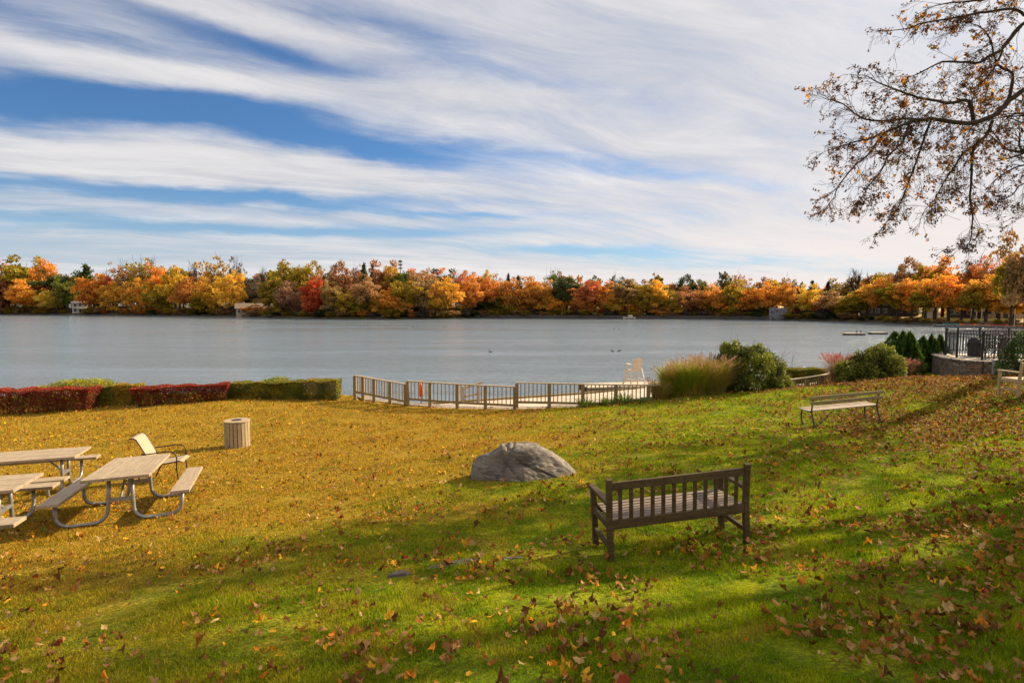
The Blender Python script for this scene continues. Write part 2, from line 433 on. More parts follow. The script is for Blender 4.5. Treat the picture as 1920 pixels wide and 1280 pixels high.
m, t, b = newmat('lake_water')
pos = t.new('ShaderNodeNewGeometry').outputs['Position']
r1 = t.noise(t.mapping(pos, (1, 1.6, 1), (0, 0, R(12))), 1.6, 4, .6, 1.0)
r2 = t.noise(t.mapping(pos, (.25, .7, 1)), .35, 4, .6)
r3 = t.noise(t.mapping(pos, (.012, .07, 1)), 1.0, 4, .6)
h = t.m('ADD', t.m('MULTIPLY', r1, t.ss(r3, .38, .6, .25, 1.5)), t.m('MULTIPLY', r2, .8))
t.put(b.inputs['Base Color'], (.165, .21, .245)); b.inputs['Roughness'].default_value = .13
b.inputs['IOR'].default_value = 1.33; b.inputs['Specular IOR Level'].default_value = .6
t.put(b.inputs['Normal'], t.bump(h, 1.0, WBUMP))
M_water = m
wm = MB(); wm.v = [Vector((-2500, -60, 0)), Vector((2500, -60, 0)), Vector((2500, 3500, 0)), Vector((-2500, 3500, 0))]; wm.f = [[0, 1, 2, 3]]
tag(wm.build('water', M_water), 'rippled grey-blue lake water reaching to the wooded far shore', 'lake', kind='structure')

# far shore land
SH = [(-900, 586), (-400, 588), (0, 589.5), (200, 590.5), (320, 592), (440, 593.5), (560, 597), (700, 598.5), (850, 598), (900, 596), (1100, 597), (1340, 598), (1470, 600),
      (1560, 602.5), (1640, 605), (1700, 607.5), (1750, 610), (1840, 612.5), (1920, 614), (2200, 620), (2700, 640), (4200, 720)]
def shoreY(px):
    y = np.interp(px, [a for a, _ in SH], [b for _, b in SH]); r = ray(px, y); return -EYE / r.z * r.y
def far_pt(px, back):                    # a point `back` metres behind the shoreline
    Y0 = shoreY(px); x = PX(px, 1.0); Lr = math.hypot(x, 1)
    Yb = Y0 + back / Lr; return x * Yb / 1.0 * 1.0, Yb
def far_z(back): return float(np.interp(back, [-3, 0, 1.5, 12, 60, 200, 1500], [-1, .1, .7, 1.3, 2.6, 4.5, 5]))
V = []; pxs = np.concatenate([np.arange(-900, 2000, 20), np.arange(2000, 4201, 100)])
backs = [-3, 0, 1.5, 5, 12, 30, 60, 120, 200, 600, 1500]
for bk in backs:
    for q in pxs:
        x, y = far_pt(q, bk); V.append((x, y, far_z(bk) + (.35 * noise.noise(Vector((x * .05, y * .05, 0))) if bk > 1 else 0)))
nx = len(pxs); ii = (np.arange(len(backs) - 1)[:, None] * nx + np.arange(nx - 1)[None]).ravel()
M_far, t, b = newmat('far_bank')
pos = t.new('ShaderNodeNewGeometry').outputs['Position']
sx = t.new('ShaderNodeSeparateXYZ'); t.put(sx.inputs[0], pos)
lawnf = t.m('MULTIPLY', t.ss(sx.outputs[0], 85, 105), t.ss(sx.outputs[2], .75, 1.0))
n = t.noise(pos, .3, 5)
c = t.mix(lawnf, t.mix(t.ss(n, .4, .6), (.035, .028, .016), (.07, .055, .02)), t.mix(t.ss(n, .4, .6), (.30, .26, .03), (.36, .22, .04)))
t.put(b.inputs['Base Color'], c); b.inputs['Roughness'].default_value = .95
tag(np_mesh('far_shore', V, np.stack([ii, ii + 1, ii + nx + 1, ii + nx], 1), M_far, smooth=True), 'low wooded bank on the far side of the lake', 'shore', kind='structure')
# ------------------------------------------------------------------ trees across the lake
def grow(mb, p, d, L, r, lv, rng, tips, nseg=3, n=4, kids=(4, 4, 4), drop=0., spread=.8, up=.1, rmin=.0, bad=None):
    pts = [p.copy()]; rr = [r]; d = d.normalized()
    for i in range(nseg):
        d = (d + Vector(rng.normal(size=3)) * .16 + Vector((0, 0, up - drop))).normalized()
        p = p + d * L / nseg; pts.append(p.copy()); rr.append(max(rmin, r * (1 - .75 * (i + 1) / nseg)))
    if bad and any(bad(q) for q in pts): return
    mb.tube(pts, rr, n, cap=False)
    if lv <= 0:
        tips.append((p, d)); return
    for k in range(kids[-lv]):
        f = rng.uniform(.3, 1.0); i = min(int(f * nseg), nseg - 1); q = pts[i].lerp(pts[i + 1], f * nseg - i)
        side = Vector(rng.normal(size=3)); side = (side - d * side.dot(d)).normalized()
        nd = (d * (1 - spread * .45) + side * spread).normalized()
        grow(mb, q, nd, L * rng.uniform(.5, .75), max(rmin, rr[i] * .55), lv - 1, rng, tips, nseg, max(3, n - 1), kids, drop, spread, up, rmin, bad)

def crown_mesh(seed, kind):
    rng = np.random.default_rng(seed); cl = []
    z0, z1, nc, per, ls, cr = dict(full=(.07, 1, 92, 62, .072, .24), tall=(.2, 1, 88, 62, .07, .22), tuft=(.45, 1, 46, 42, .085, .2), sparse=(.25, 1, 80, 17, .07, .18),
                                   bush=(-.05, 1, 55, 42, .12, .3))[kind]
    zc, zh = (z0 + z1) / 2, (z1 - z0) / 2
    off = rng.uniform(0, 99, 3)
    while len(cl) < nc:
        v = rng.normal(size=3); v /= np.linalg.norm(v)
        lump = 1 + .75 * noise.noise(Vector(v * 1.6 + off)) + .25 * noise.noise(Vector(v * 4 + off))
        rad = rng.uniform(.25, 1) ** .45 * lump * .82
        taper = 1 - .25 * max(0, -v[2])
        cl.append((v[0] * rad * taper, v[1] * rad * taper, zc + v[2] * rad * zh * .97, cr * rng.uniform(.6, 1.25)))
    P_, T_ = [], []
    for (x, y, z, r) in cl:
        k = int(per * (r / cr) ** 1.6) + 4
        u = rng.normal(size=(k, 3)); u = unit(u); q = u * r * rng.uniform(.45, 1.05, (k, 1))
        q[:, 2] *= zh * .62
        P_.append(np.array([x, y, z]) + q); T_.append(np.clip(rng.uniform(.1, .9) * .7 + rng.uniform(0, .4, k) - .05, 0, 1))
    Pp = np.concatenate(P_); Tt = np.concatenate(T_)
    n = len(Pp); u = unit(rng.normal(size=(n, 3))); wv = unit(np.cross(u, rng.normal(size=(n, 3))))
    s = ls * rng.uniform(.6, 1.35, (n, 1)); sc3 = np.array([1, 1, .5])
    V = np.stack([Pp - u * s * sc3 * .6, Pp + wv * s * sc3 * .5, Pp + u * s * sc3 * .6, Pp - wv * s * sc3 * .5], 1).reshape(-1, 3)
    return np_mesh('crown', V, np.arange(4 * n).reshape(n, 4), M_fol, {'tint': ('FLOAT', np.repeat(Tt, 4))}, 'mesh')
def conifer_mesh(seed):
    rng = np.random.default_rng(seed); P_ = []; A_ = []; T_ = []
    z = .18
    while z < .99:
        r = (1 - z) ** .8 * 1.05 * rng.uniform(.75, 1.1); nb = int(7 + 5 * r)
        for k in range(nb):
            a = rng.uniform(0, 6.28); L = r * rng.uniform(.7, 1.1); m_ = int(8 + 26 * L)
            s = rng.uniform(0, 1, m_)
            P_.append(np.stack([np.cos(a) * L * s, np.sin(a) * L * s, z - .05 * s * L + .02 * rng.normal(size=m_)], 1) + rng.normal(size=(m_, 3)) * [.05, .05, .006])
            T_.append(rng.uniform(0, 1, m_))
        z += .055
    Pp = np.concatenate(P_); n = len(Pp); u = unit(rng.normal(size=(n, 3))); wv = unit(np.cross(u, rng.normal(size=(n, 3))))
    s = .11; sc3 = np.array([1, 1, .4])
    V = np.stack([Pp - u * s * sc3 * .6, Pp + wv * s * sc3 * .4, Pp + u * s * sc3 * .6, Pp - wv * s * sc3 * .4], 1).reshape(-1, 3)
    return np_mesh('crown', V, np.arange(4 * n).reshape(n, 4), M_fol, {'tint': ('FLOAT', np.repeat(np.concatenate(T_), 4))}, 'mesh')
def trunk_mesh(seed, kind):
    rng = np.random.default_rng(seed + 500); mb = MB(); tips = []
    if kind == 'conifer':
        mb.tube([(0, 0, -.03), (0, 0, .5), (0, 0, .98)], [.045, .03, .006], 6)
    else:
        hz = dict(full=.45, tall=.5, tuft=.6, sparse=.4, bare=.35)[kind]
        b1 = Vector((rng.normal() * .05, rng.normal() * .05, hz))
        mb.tube([(0, 0, -.03), (b1.x * .4, b1.y * .4, hz * .5), tuple(b1)], [.085, .06, .045], 7)
        nl, lv, kd = (7, 3, (5, 5, 4)) if kind == 'bare' else (6, 2, (4, 3)) if kind == 'sparse' else (6, 1, (3,))
        for k in range(nl):
            a = 6.28 * k / nl + rng.uniform(-.4, .4); st = b1 * rng.uniform(.6, 1)
            L = rng.uniform(.45, .7)
            grow(mb, st, Vector((math.cos(a) * .8, math.sin(a) * .8, .55)), L * .75, .03, lv, rng, tips, 3, 4, kd, 0, .7, .12, .006 if kind == 'bare' else .005)
    me = mb.build('trunk', M_bark); d = me.data; bpy.data.objects.remove(me); return d
CR = {k: [(crown_mesh(i * 13 + j * 101, k)) for j in range(nv)] for i, (k, nv) in enumerate([('full', 6), ('tall', 4), ('tuft', 2), ('sparse', 4), ('bush', 4)])}
CR['conifer'] = [conifer_mesh(3), conifer_mesh(9)]
TK = {k: [trunk_mesh(j * 7, k) for j in range(2)] for k in ('full', 'tall', 'tuft', 'sparse', 'conifer')}
TK['bare'] = [trunk_mesh(j * 7, 'bare') for j in range(3)]
COL = dict(gold=((.68, .36, .04), 'golden orange'), yel=((.72, .47, .05), 'bright yellow'), ora=((.62, .265, .04), 'orange'), red=((.55, .085, .025), 'red'),
           cor=((.54, .20, .075), 'coral pink'), mar=((.16, .03, .03), 'maroon'), brn=((.38, .21, .075), 'brown'), oli=((.36, .25, .02), 'olive gold'),
           dgr=((.055, .075, .018), 'dark green'), grn=((.13, .14, .02), 'green'), tan=((.36, .20, .09), 'tan'), gry=((.15, .12, .09), 'grey brown'))
KN = dict(full='full crowned', tall='high crowned', tuft='tufted', sparse='thin crowned', bare='leafless', conifer='spiky evergreen')
trng = np.random.default_rng(77)
# px, top, width(px), colour, kind, metres behind the shoreline
T = []
def A(s_, back):
    for q in s_.split():
        a = q.split(','); T.append((float(a[0]), float(a[1]), float(a[2]), a[3], a[4], back + trng.uniform(-1.5, 1.5)))
A('8,522,62,cor,full 60,530,66,gold,full 106,543,52,yel,full 128,522,44,grn,full 178,512,56,ora,full 214,528,50,gold,full 200,518,30,red,full 258,524,54,gold,full 304,532,60,oli,full 330,500,58,gold,full 365,522,54,ora,full 402,525,56,gold,full 440,511,46,yel,full 385,548,50,oli,full 285,552,44,ora,full', 5)
A('505,524,44,oli,full 545,530,48,tan,full 590,518,38,red,full 588,556,34,red,bush 625,530,44,brn,full 650,545,48,oli,full 690,522,56,tan,tall 712,548,40,ora,full 735,540,50,gold,full 760,520,62,oli,full 792,512,62,brn,full 836,518,66,gold,full 812,548,44,yel,full 752,556,44,ora,full 676,556,44,oli,full 530,552,44,oli,full', 5)
A('882,516,50,ora,full 905,556,56,dgr,full 932,556,38,grn,full 918,520,50,ora,full 954,524,44,ora,full 958,558,40,yel,full 990,524,56,ora,full 1020,528,52,ora,full 1062,519,62,dgr,tall 1045,556,44,gold,full 1030,545,36,yel,full 1092,548,54,ora,full 1108,526,52,cor,tall 1135,527,50,ora,full 1108,562,34,gold,full 1172,526,60,brn,tall 1145,548,46,gold,full 1205,528,52,oli,full 1228,530,44,yel,tall 1190,556,46,gold,full 1250,540,50,oli,full 1290,536,58,brn,full 1325,545,46,ora,full 1262,560,40,gold,full', 5)
A('1348,533,52,gold,full 1378,527,56,oli,full 1340,560,40,oli,full 1405,540,52,ora,full 1440,524,62,gold,full 1425,556,40,oli,full 1476,530,44,gold,tall 1490,562,34,yel,full 1512,537,42,yel,full 1502,560,30,mar,full 1532,558,42,ora,full 1556,545,56,brn,full 1580,556,52,oli,full 1606,548,56,oli,tall', 5)
A('1624,532,56,gold,tall 1652,522,56,gold,tall 1682,532,62,oli,tall 1708,520,60,gold,tall 1734,542,54,oli,tall 1752,520,58,gold,tall 1778,524,60,gold,tall 1802,540,56,yel,tall 1822,530,50,oli,tall 1848,520,62,gold,tall 1872,545,56,gold,tall 1900,548,60,yel,tall 1930,530,70,gold,tall 1975,520,80,ora,tall 2040,515,90,oli,tall', 8)
A('20,490,46,cor,sparse 50,486,80,oli,full 88,488,50,gold,full 100,512,66,dgr,full 138,506,60,dgr,full 166,494,34,dgr,conifer 150,512,40,oli,full 238,492,44,tan,sparse 276,486,60,oli,sparse 300,498,46,gold,full 338,492,46,oli,full 345,514,34,mar,full 366,496,34,gry,bare 404,486,58,oli,sparse 447,487,30,gry,sparse 200,508,40,tan,bare 260,505,50,brn,full', 22)
A('472,514,54,gry,full 478,540,40,gry,full 496,504,24,gry,bare 538,484,72,oli,full 575,489,58,oli,full 515,517,36,gold,tall 560,516,44,gry,sparse 603,512,30,brn,full 640,493,48,brn,full 612,516,30,dgr,full 667,494,16,cor,sparse 684,492,20,dgr,conifer 700,496,16,dgr,conifer 690,506,54,tan,sparse 726,495,64,brn,full 752,502,44,grn,full 778,501,50,brn,full 804,508,46,brn,full 825,512,44,tan,bare 855,514,40,cor,sparse 735,498,40,gold,tall', 22)
A('875,510,40,ora,full 900,517,40,gold,full 915,510,30,gold,full 935,518,40,brn,sparse 953,513,16,dgr,conifer 972,517,22,dgr,conifer 1000,522,44,ora,full 1037,509,38,grn,sparse 1062,514,40,brn,full 1085,513,16,ora,tuft 1110,522,40,grn,full 1156,512,32,dgr,sparse 1150,527,28,cor,full 1192,524,38,brn,full 1229,508,24,oli,tuft 1255,526,36,brn,full 1287,518,40,dgr,full 1312,523,38,grn,full 1332,530,36,oli,full 1290,536,24,cor,full', 24)
A('1356,506,22,gry,tuft 1387,508,28,tan,sparse 1368,518,36,oli,full 1408,528,40,tan,sparse 1432,521,36,brn,full 1448,519,30,gold,full 1472,515,40,brn,sparse 1490,530,40,gry,full 1501,529,16,dgr,conifer 1521,525,20,dgr,conifer 1551,526,20,dgr,conifer 1538,534,44,brn,full 1574,528,60,brn,full 1600,508,48,gry,bare 1624,514,36,gry,bare 1500,545,34,dgr,full 1524,545,44,oli,full', 24)
A('1653,510,48,oli,full 1676,508,52,brn,full 1698,484,56,brn,full 1730,494,40,oli,full 1766,486,62,ora,full 1792,516,44,gold,full 1818,490,46,gry,bare 1846,484,44,cor,sparse 1640,520,50,ora,full 1870,484,60,brn,full 1745,500,44,oli,full 1822,500,56,ora,full 1900,480,60,cor,full', 26)
x_ = -250
fillc = ['brn', 'oli', 'ora', 'dgr', 'gold', 'brn', 'gry', 'cor', 'grn']
while x_ < 2100:
    T.append((x_, (505 if x_ < 860 or x_ > 1620 else 529) + trng.uniform(3, 16), trng.uniform(50, 75), fillc[trng.integers(9)], 'full', 48 + trng.uniform(0, 20)))
    if x_ < -20 or x_ > 1960:
        T.append((x_ + 12, 500 + trng.uniform(0, 30), 80, fillc[trng.integers(9)], 'full', 10)); x_ += 25
    x_ += 31
LM = [(150, 'white lakeside house'), (466, 'brown roofed house'), (752, 'antenna mast'), (872, 'dark boat shed'), (985, 'white waterside hut'),
      (1062, None), (1180, 'white cabin boat'), (1459, 'grey stone block'), (1522, 'clipped waterside hedge'), (1660, 'long dark house'), (1745, 'white gabled house'), (1835, 'tan pillared house')]
LM = [q for q in LM if q[1]]
def place_tree(px, top, wpx, col, kind, back):
    x, y = far_pt(px, back); z = far_z(back) - .1
    top -= trng.uniform(0, 7) if kind in ('full', 'tall', 'sparse') else 0
    H = EYE + (570 - top) * y / F * 1.0 - z; W = wpx / F * y
    e = empty(KINDNAME[kind], (x, y, z), None, 'tree', 'trees on the far shore', rz=trng.uniform(0, 6.28))
    k_ = 2.1 if kind == 'conifer' else 1.2
    e.scale = (W / 2 * k_, W / 2 * k_, H)
    rgb = COL[col][0]; j = trng.uniform(.85, 1.15, 3)
    o = bpy.data.objects.new('trunk', TK[kind if kind in TK else 'full'][trng.integers(2)]); C.objects.link(o); o.parent = e
    if kind != 'bare':
        o = bpy.data.objects.new('crown', CR[kind][trng.integers(len(CR[kind]))]); C.objects.link(o); o.parent = e
        o.color = (rgb[0] * j[0], rgb[1] * j[1] * 1.0, rgb[2] * j[2], 1)
    return e
KINDNAME = dict(full='autumn_tree', tall='autumn_tree', tuft='autumn_tree', sparse='autumn_tree', bush='shoreline_shrub', bare='leafless_tree', conifer='evergreen_tree')
ORD = ['', 'second', 'third', 'fourth', 'fifth', 'sixth', 'seventh', 'eighth', 'ninth', 'tenth', 'eleventh', 'twelfth']
trees = []
for q in T: trees.append((q, place_tree(*q)))
def rank(b): return 'waterside' if b < 14 else ('second row' if b < 40 else 'rearmost row')
seen = {}
for q, e in sorted(trees, key=lambda a: a[0][0]):
    px, top, wpx, col, kind, back = q
    lm = min(LM, key=lambda a: abs(a[0] - px)); side = 'right' if px > lm[0] else 'left'
    key = (lm[1], side, col, kind, rank(back)); seen.setdefault(key, []).append((abs(px - lm[0]), e))
for (lmn, side, col, kind, rk), L_ in seen.items():
    for i, (_, e) in enumerate(sorted(L_, key=lambda a: a[0])):
        word = 'shrub' if kind == 'bush' else 'tree'
        cw = '' if kind == 'bare' else COL[col][1] + ' '
        e['label'] = f"{ORD[i] + ' ' if i else 'nearest '}{cw}{KN.get(kind, 'low rounded')} {word}, {rk}, {side} of the {lmn}".replace('second ' + cw, 'second ' + cw)
# waterside undergrowth
for i in range(230):
    px = -60 + (i % 120) * 16.6 + trng.uniform(-5, 5)
    if 1440 < px < 1480 or 135 < px < 168 or px > 1730 and i % 2: continue
    back = trng.uniform(1.2, 4) if i < 120 else trng.uniform(9, 20); x, y = far_pt(px, back)
    if i >= 120 and px > 1590: continue
    col = ['brn', 'oli', 'gry', 'dgr', 'ora', 'oli', 'brn'][trng.integers(7)]
    e = bpy.data.objects.new('shoreline_shrub', CR['bush'][trng.integers(4)]); C.objects.link(e)
    r = trng.uniform(1.6, 3.0) * (.5 if px > 1600 else 1) * (1.35 if i >= 120 else 1); e.location = (x, y, far_z(back) - .2); e.scale = (r * 1.3, r * 1.1, r * 1.2); e.rotation_euler.z = trng.uniform(0, 6)
    rgb = COL[col][0]; e.color = (rgb[0] * .8, rgb[1] * .8, rgb[2] * .8, 1)
    tag(e, 'low ' + COL[col][1] + ' shrub at the water line under the far trees', 'shrub', COL[col][1] + ' shrubs at the far water line')
# the big tree nearer on the right bank
def near_bank_tree(px, Yd, top, wpx, col, kind, label, zb=1.2):
    x = PX(px, Yd); H = EYE + (570 - top) * Yd / F - zb; W = wpx / F * Yd
    e = empty('autumn_tree', (x, Yd, zb), label, 'tree', rz=1); e.scale = (W / 2, W / 2, H)
    o = bpy.data.objects.new('trunk', TK[kind][1]); C.objects.link(o); o.parent = e
    o = bpy.data.objects.new('crown', CR[kind][1]); C.objects.link(o); o.parent = e; o.color = (*COL[col][0], 1)
near_bank_tree(1925, 118, 425, 110, 'brn', 'full', 'tall rust brown tree rising highest at the right edge of the far shore')
near_bank_tree(1895, 122, 468, 64, 'oli', 'tall', 'olive gold tree just left of the highest tree at the right edge')
# clipped shoreline hedge
hx = [far_pt(q, 1.5) for q in (1503, 1546)]
rng = np.random.default_rng(5)
k = rng.uniform(0, 1, (2600, 3)); a_, b_ = np.array(hx[0]), np.array(hx[1])
Pp = np.stack([a_[0] + (b_[0] - a_[0]) * k[:, 0], a_[1] + (b_[1] - a_[1]) * k[:, 0] + k[:, 1] * 2, .5 + k[:, 2] * 2.6], 1)
o = leaf_cards('hedge', Pp, .4, foliage('far_hedge_leaf', (.035, .06, .015), .2), rng)
tag(o, 'dark clipped hedge on the far bank right of the grey stone block', 'hedge')

# ------------------------------------------------------------------ buildings and things over there
M_wall = {n: simple('wall_' + n, c, tuple(v * .85 for v in c), .85, 2, bump=.1) for n, c in
          dict(white=(.62, .58, .52), tan=(.40, .31, .2), dark=(.09, .075, .065), stone=(.25, .24, .26), roof=(.20, .15, .11), rdark=(.07, .06, .055), red=(.35, .08, .05), cream=(.5, .42, .28)).items()}
M_glass = simple('window_glass', (.02, .025, .03), None, .15, 2, bump=0, spec=.6)
def house(name, px, back, wpx, hwall, hroof, wall, roof, label, cols=4, storeys=1, porch=False, depth=7, ox=0):
    x, y = far_pt(px, back); z = far_z(back) - .15; W = wpx / F * y
    ang = -math.atan2(x, y)
    e = empty(name, (x, y, z), label, 'house' if 'house' in name else 'building', rz=ang)
    MB().box((0, depth / 2, hwall / 2 - .5), (W, depth, hwall + 1)).build('wall', M_wall[wall], e)
    r = MB(); o_ = .5
    if hroof > 0:
        v0 = len(r.v)
        for xx in (-W / 2 - o_, W / 2 + o_):
            r.v += [Vector((xx, -o_, hwall - .05)), Vector((xx, depth + o_, hwall - .05)), Vector((xx, depth / 2, hwall + hroof)), Vector((xx, depth / 2, hwall + hroof - .2))]
        r.f += [[0, 4, 6, 2], [1, 2, 6, 5], [0, 2, 1], [4, 5, 6], [0, 1, 5, 4]]
    else: r.box((0, depth / 2, hwall + .12), (W + .6, depth + .6, .24))
    rf = r.build('roof', M_wall[roof], e)
    if hroof > 0: MB().box((W * .25, depth / 2 + .8, hwall + hroof + .3), (.7, .7, 1.6)).build('chimney', M_wall['cream'], rf)
    ch = hwall / storeys
    for s_ in range(storeys):
        for c_ in range(cols):
            cx = -W / 2 + W * (c_ + .5) / cols
            if s_ == 0 and c_ == cols // 2:
                MB().box((cx, -.02, 1.0), (.95, .06, 2.0)).build('door', M_wall['rdark'], e); continue
            f = MB(); zc = s_ * ch + ch * .55
            for dx in (-1, 1): f.box((cx + dx * .55, -.04, zc), (.1, .1, 1.3))
            for dz in (-1, 1): f.box((cx, -.04, zc + dz * .65), (1.0, .1, .1))
            fo = f.build('window', M_wall['white'], e)
            MB().box((cx, .0, zc), (1.0, .04, 1.2)).build('pane', M_glass, fo)
    if porch:
        for s_ in range(storeys):
            p_ = MB(); p_.box((0, -1.1, (s_ + 1) * ch - .1), (W + .3, 2.1, .18)); p_.build('balcony', M_wall['white'], e)
        for c_ in range(4):
            MB().box((-W / 2 + .1 + (W - .2) * c_ / 3, -2.0, hwall / 2 - .1), (.22, .22, hwall - .05)).build('column', M_wall['white'], e)
    return e
house('white_house', 152, 5, 24, 5.2, 1.2, 'white', 'white', 'small white two-storey house with porch on the left far shore', 3, 2, True, 5)
house('brown_roofed_house', 472, 8, 52, 2.6, 2.2, 'tan', 'roof', 'low tan house with brown roof and pale chimney behind a lawn', 5, 1)
house('boat_shed', 873, 6, 24, 2.6, 0, 'dark', 'rdark', 'dark open boat shed left of the green bush on the far shore', 3, 1, depth=4)
house('waterside_hut', 982, 3, 17, 2.0, 0, 'white', 'red', 'little white hut with red end below the orange trees', 2, 1, depth=3)
house('long_dark_house', 1665, 22, 92, 3.4, 1.8, 'dark', 'rdark', 'long dark house half hidden behind tree trunks on the right shore', 8, 1)
house('gabled_house', 1745, 22, 22, 4.2, 2.0, 'white', 'roof', 'pale gabled house between trunks on the right shore', 2, 1)
house('low_house', 1800, 24, 36, 3.0, 1.2, 'dark', 'roof', 'low brown house with pale fascia above the kayak dock', 4, 1)
house('pillared_house', 1835, 22, 24, 4.6, 1.2, 'tan', 'roof', 'tan house with white pillars above the kayak dock', 3, 2, True)
house('edge_house', 1885, 26, 60, 3.2, 1.4, 'cream', 'rdark', 'cream and dark house at the far right of the shore', 5, 1)
# grey stone block
x, y = far_pt(1459, .6)
e = empty('stone_block_building', (x, y, 0), 'square grey stone block house standing at the water with a notched top', 'building', rz=-math.atan2(x, y))
M_hut = stone('hut_stone', ((.17, .17, .21), (.26, .25, .29), (.22, .18, .2)), 1.2)
W = 32 / F * y; MB().box((0, 1.5, 1.9), (W, 3, 4.0)).build('wall', M_hut, e)
r = MB(); r.box((-W * .32, 1.5, 4.0), (W * .3, 2.8, .35)); r.box((W * .3, 1.5, 3.96), (W * .36, 2.8, .25)); r.build('parapet', M_hut, e)
for cx, zc in ((-W * .35, 2.6), (-W * .08, 2.9), (W * .18, 1.5), (-W * .3, .6)): MB().box((cx, 0, zc), (.7, .1, .55)).build('opening', M_wall['rdark'], e)
# retaining wall along the water
mb = MB(); q = 880
pts = [far_pt(q, .15) for q in range(890, 1446, 12)]
for a_, b_ in zip(pts, pts[1:]): mb.beam((a_[0], a_[1], .55), (b_[0] + .1, b_[1], .55), .4, 1.3)
tag(mb.build('retaining_wall', simple('sea_wall', (.055, .045, .04), (.10, .085, .07), .9, 1, bump=.3)), 'low dark retaining wall running along the middle of the far shore', 'wall')
# antenna mast
x, y = far_pt(752, 75); zt = EYE + (570 - 487) * y / F
e = empty('antenna_mast', (x, y, 3), 'antenna mast rising above the trees left of centre', 'mast')
MB().tube([(0, 0, 0), (0, 0, zt - 3)], [.35, .22], 8).build('pole', M_grey, e)
for k_ in range(3):
    zz_ = zt - 3 - 1.0 - k_ * 1.6
    for j_ in range(6):
        a = j_ * 1.047 + k_; MB().box((math.cos(a) * .8, math.sin(a) * .8, zz_), (.22, .22, .9)).build('antenna', M_black, e)
    MB().tube([(.78 * math.cos(a * .2), .78 * math.sin(a * .2), zz_) for a in range(0, 33)], .05, 4).build('ring', M_black, e)
# cabin boat, kayaks, docks
x, y = far_pt(1180, -1.2)
e = empty('cabin_boat', (x, y, 0), 'tiny white boat moored at the retaining wall', 'boat', rz=.1)
def hull(L_, W_, H_, mat, parent, name='hull', n=9):
    mb = MB(); sec = []
    for i in range(n):
        u = i / (n - 1) * 2 - 1; wd = W_ / 2 * max(.02, (1 - abs(u) ** 2.6)); zz_ = H_ * (.85 + .3 * abs(u) ** 3); b0 = len(mb.v)
        for a, bb in ((-1, 1), (-.8, .35), (0, 0), (.8, .35), (1, 1), (.55, .9), (-.55, .9)):
            mb.v.append(Vector((u * L_ / 2, a * wd, bb * zz_)))
        sec.append(b0)
    for a, b2 in zip(sec, sec[1:]):
        for k in range(7): mb.f.append([a + k, b2 + k, b2 + (k + 1) % 7, a + (k + 1) % 7])
    mb.f.append([sec[0] + k for k in range(7)]); mb.f.append([sec[-1] + k for k in range(7)][::-1])
    return mb.build(name, mat, parent, smooth=False)
hull(4.6, 1.6, .7, M_white, e); MB().box((.3, 0, 1.0), (1.5, 1.1, .7)).build('cabin', M_white, e, bevel=.05)
kcol = [('teal', (.03, .28, .25)), ('orange', (.7, .16, .03)), ('salmon', (.65, .24, .14)), ('red', (.55, .05, .04)), ('grey', (.35, .34, .33)), ('amber', (.65, .30, .04)), ('blue', (.05, .22, .45))]
dk = MB(); pa, pb = far_pt(1752, -3), far_pt(1960, -3.5)
dirv = Vector((pb[0] - pa[0], pb[1] - pa[1], 0)); ln = dirv.length; dirv.normalize()
for i in range(int(ln / 1.0)):
    c0 = Vector((pa[0], pa[1], .28)) + dirv * (i + .5); dk.box(c0, (.96, 2.6, .12), frame(dirv))
for i in range(0, int(ln), 4): c0 = Vector((pa[0], pa[1], .05)) + dirv * i; dk.box(c0, (.2, 2.4, .6), frame(dirv))
tag(dk.build('shore_dock', simple('dock_wood', (.30, .27, .24), (.4, .36, .33), .8, 1)), 'long low grey dock lined with kayaks on the right shore', 'dock')
M_cock = simple('cockpit', (.02, .02, .02), None, .6, 4, bump=0)
for i, (nm, cc, off_) in enumerate([(*kcol[0], 3.2), (*kcol[1], 6.4), (*kcol[2], 9.2), (*kcol[3], 12.2), (*kcol[1], 15.0), (*kcol[4], 18.2), (*kcol[5], 21.6), (*kcol[5], 24.6), (*kcol[6], 27.6)]):
    if off_ > ln: break
    c0 = Vector((pa[0], pa[1], .36)) + dirv * off_
    posw = {0: 'leftmost teal', 1: 'first orange', 2: 'salmon', 3: 'red', 4: 'second orange', 5: 'grey', 6: 'first amber', 7: 'second amber', 8: 'blue'}[i]
    e = empty('kayak', c0, posw + ' kayak lying on the grey dock at the right shore', 'kayak', 'kayaks on the far dock', M=frame(dirv + Vector((0, .05, 0))))
    hull(3.0, .75, .34, simple('kayak_' + nm + str(i), cc, None, .4, 3, bump=0), e)
    MB().tube([(-.35, 0, .3), (0, .0, .34), (.35, 0, .3)], [.12, .24, .12], 8).build('cockpit', M_cock, e)
x, y = far_pt(1902, -3.2)
MB().tube([(0, 0, -1), (0, 0, 4.2)], .07, 6).build('dock_post', M_white, None, org=None)
o = bpy.data.objects['dock_post']; o.location = (x, y, 0); tag(o, 'tall thin white post on the kayak dock', 'post')
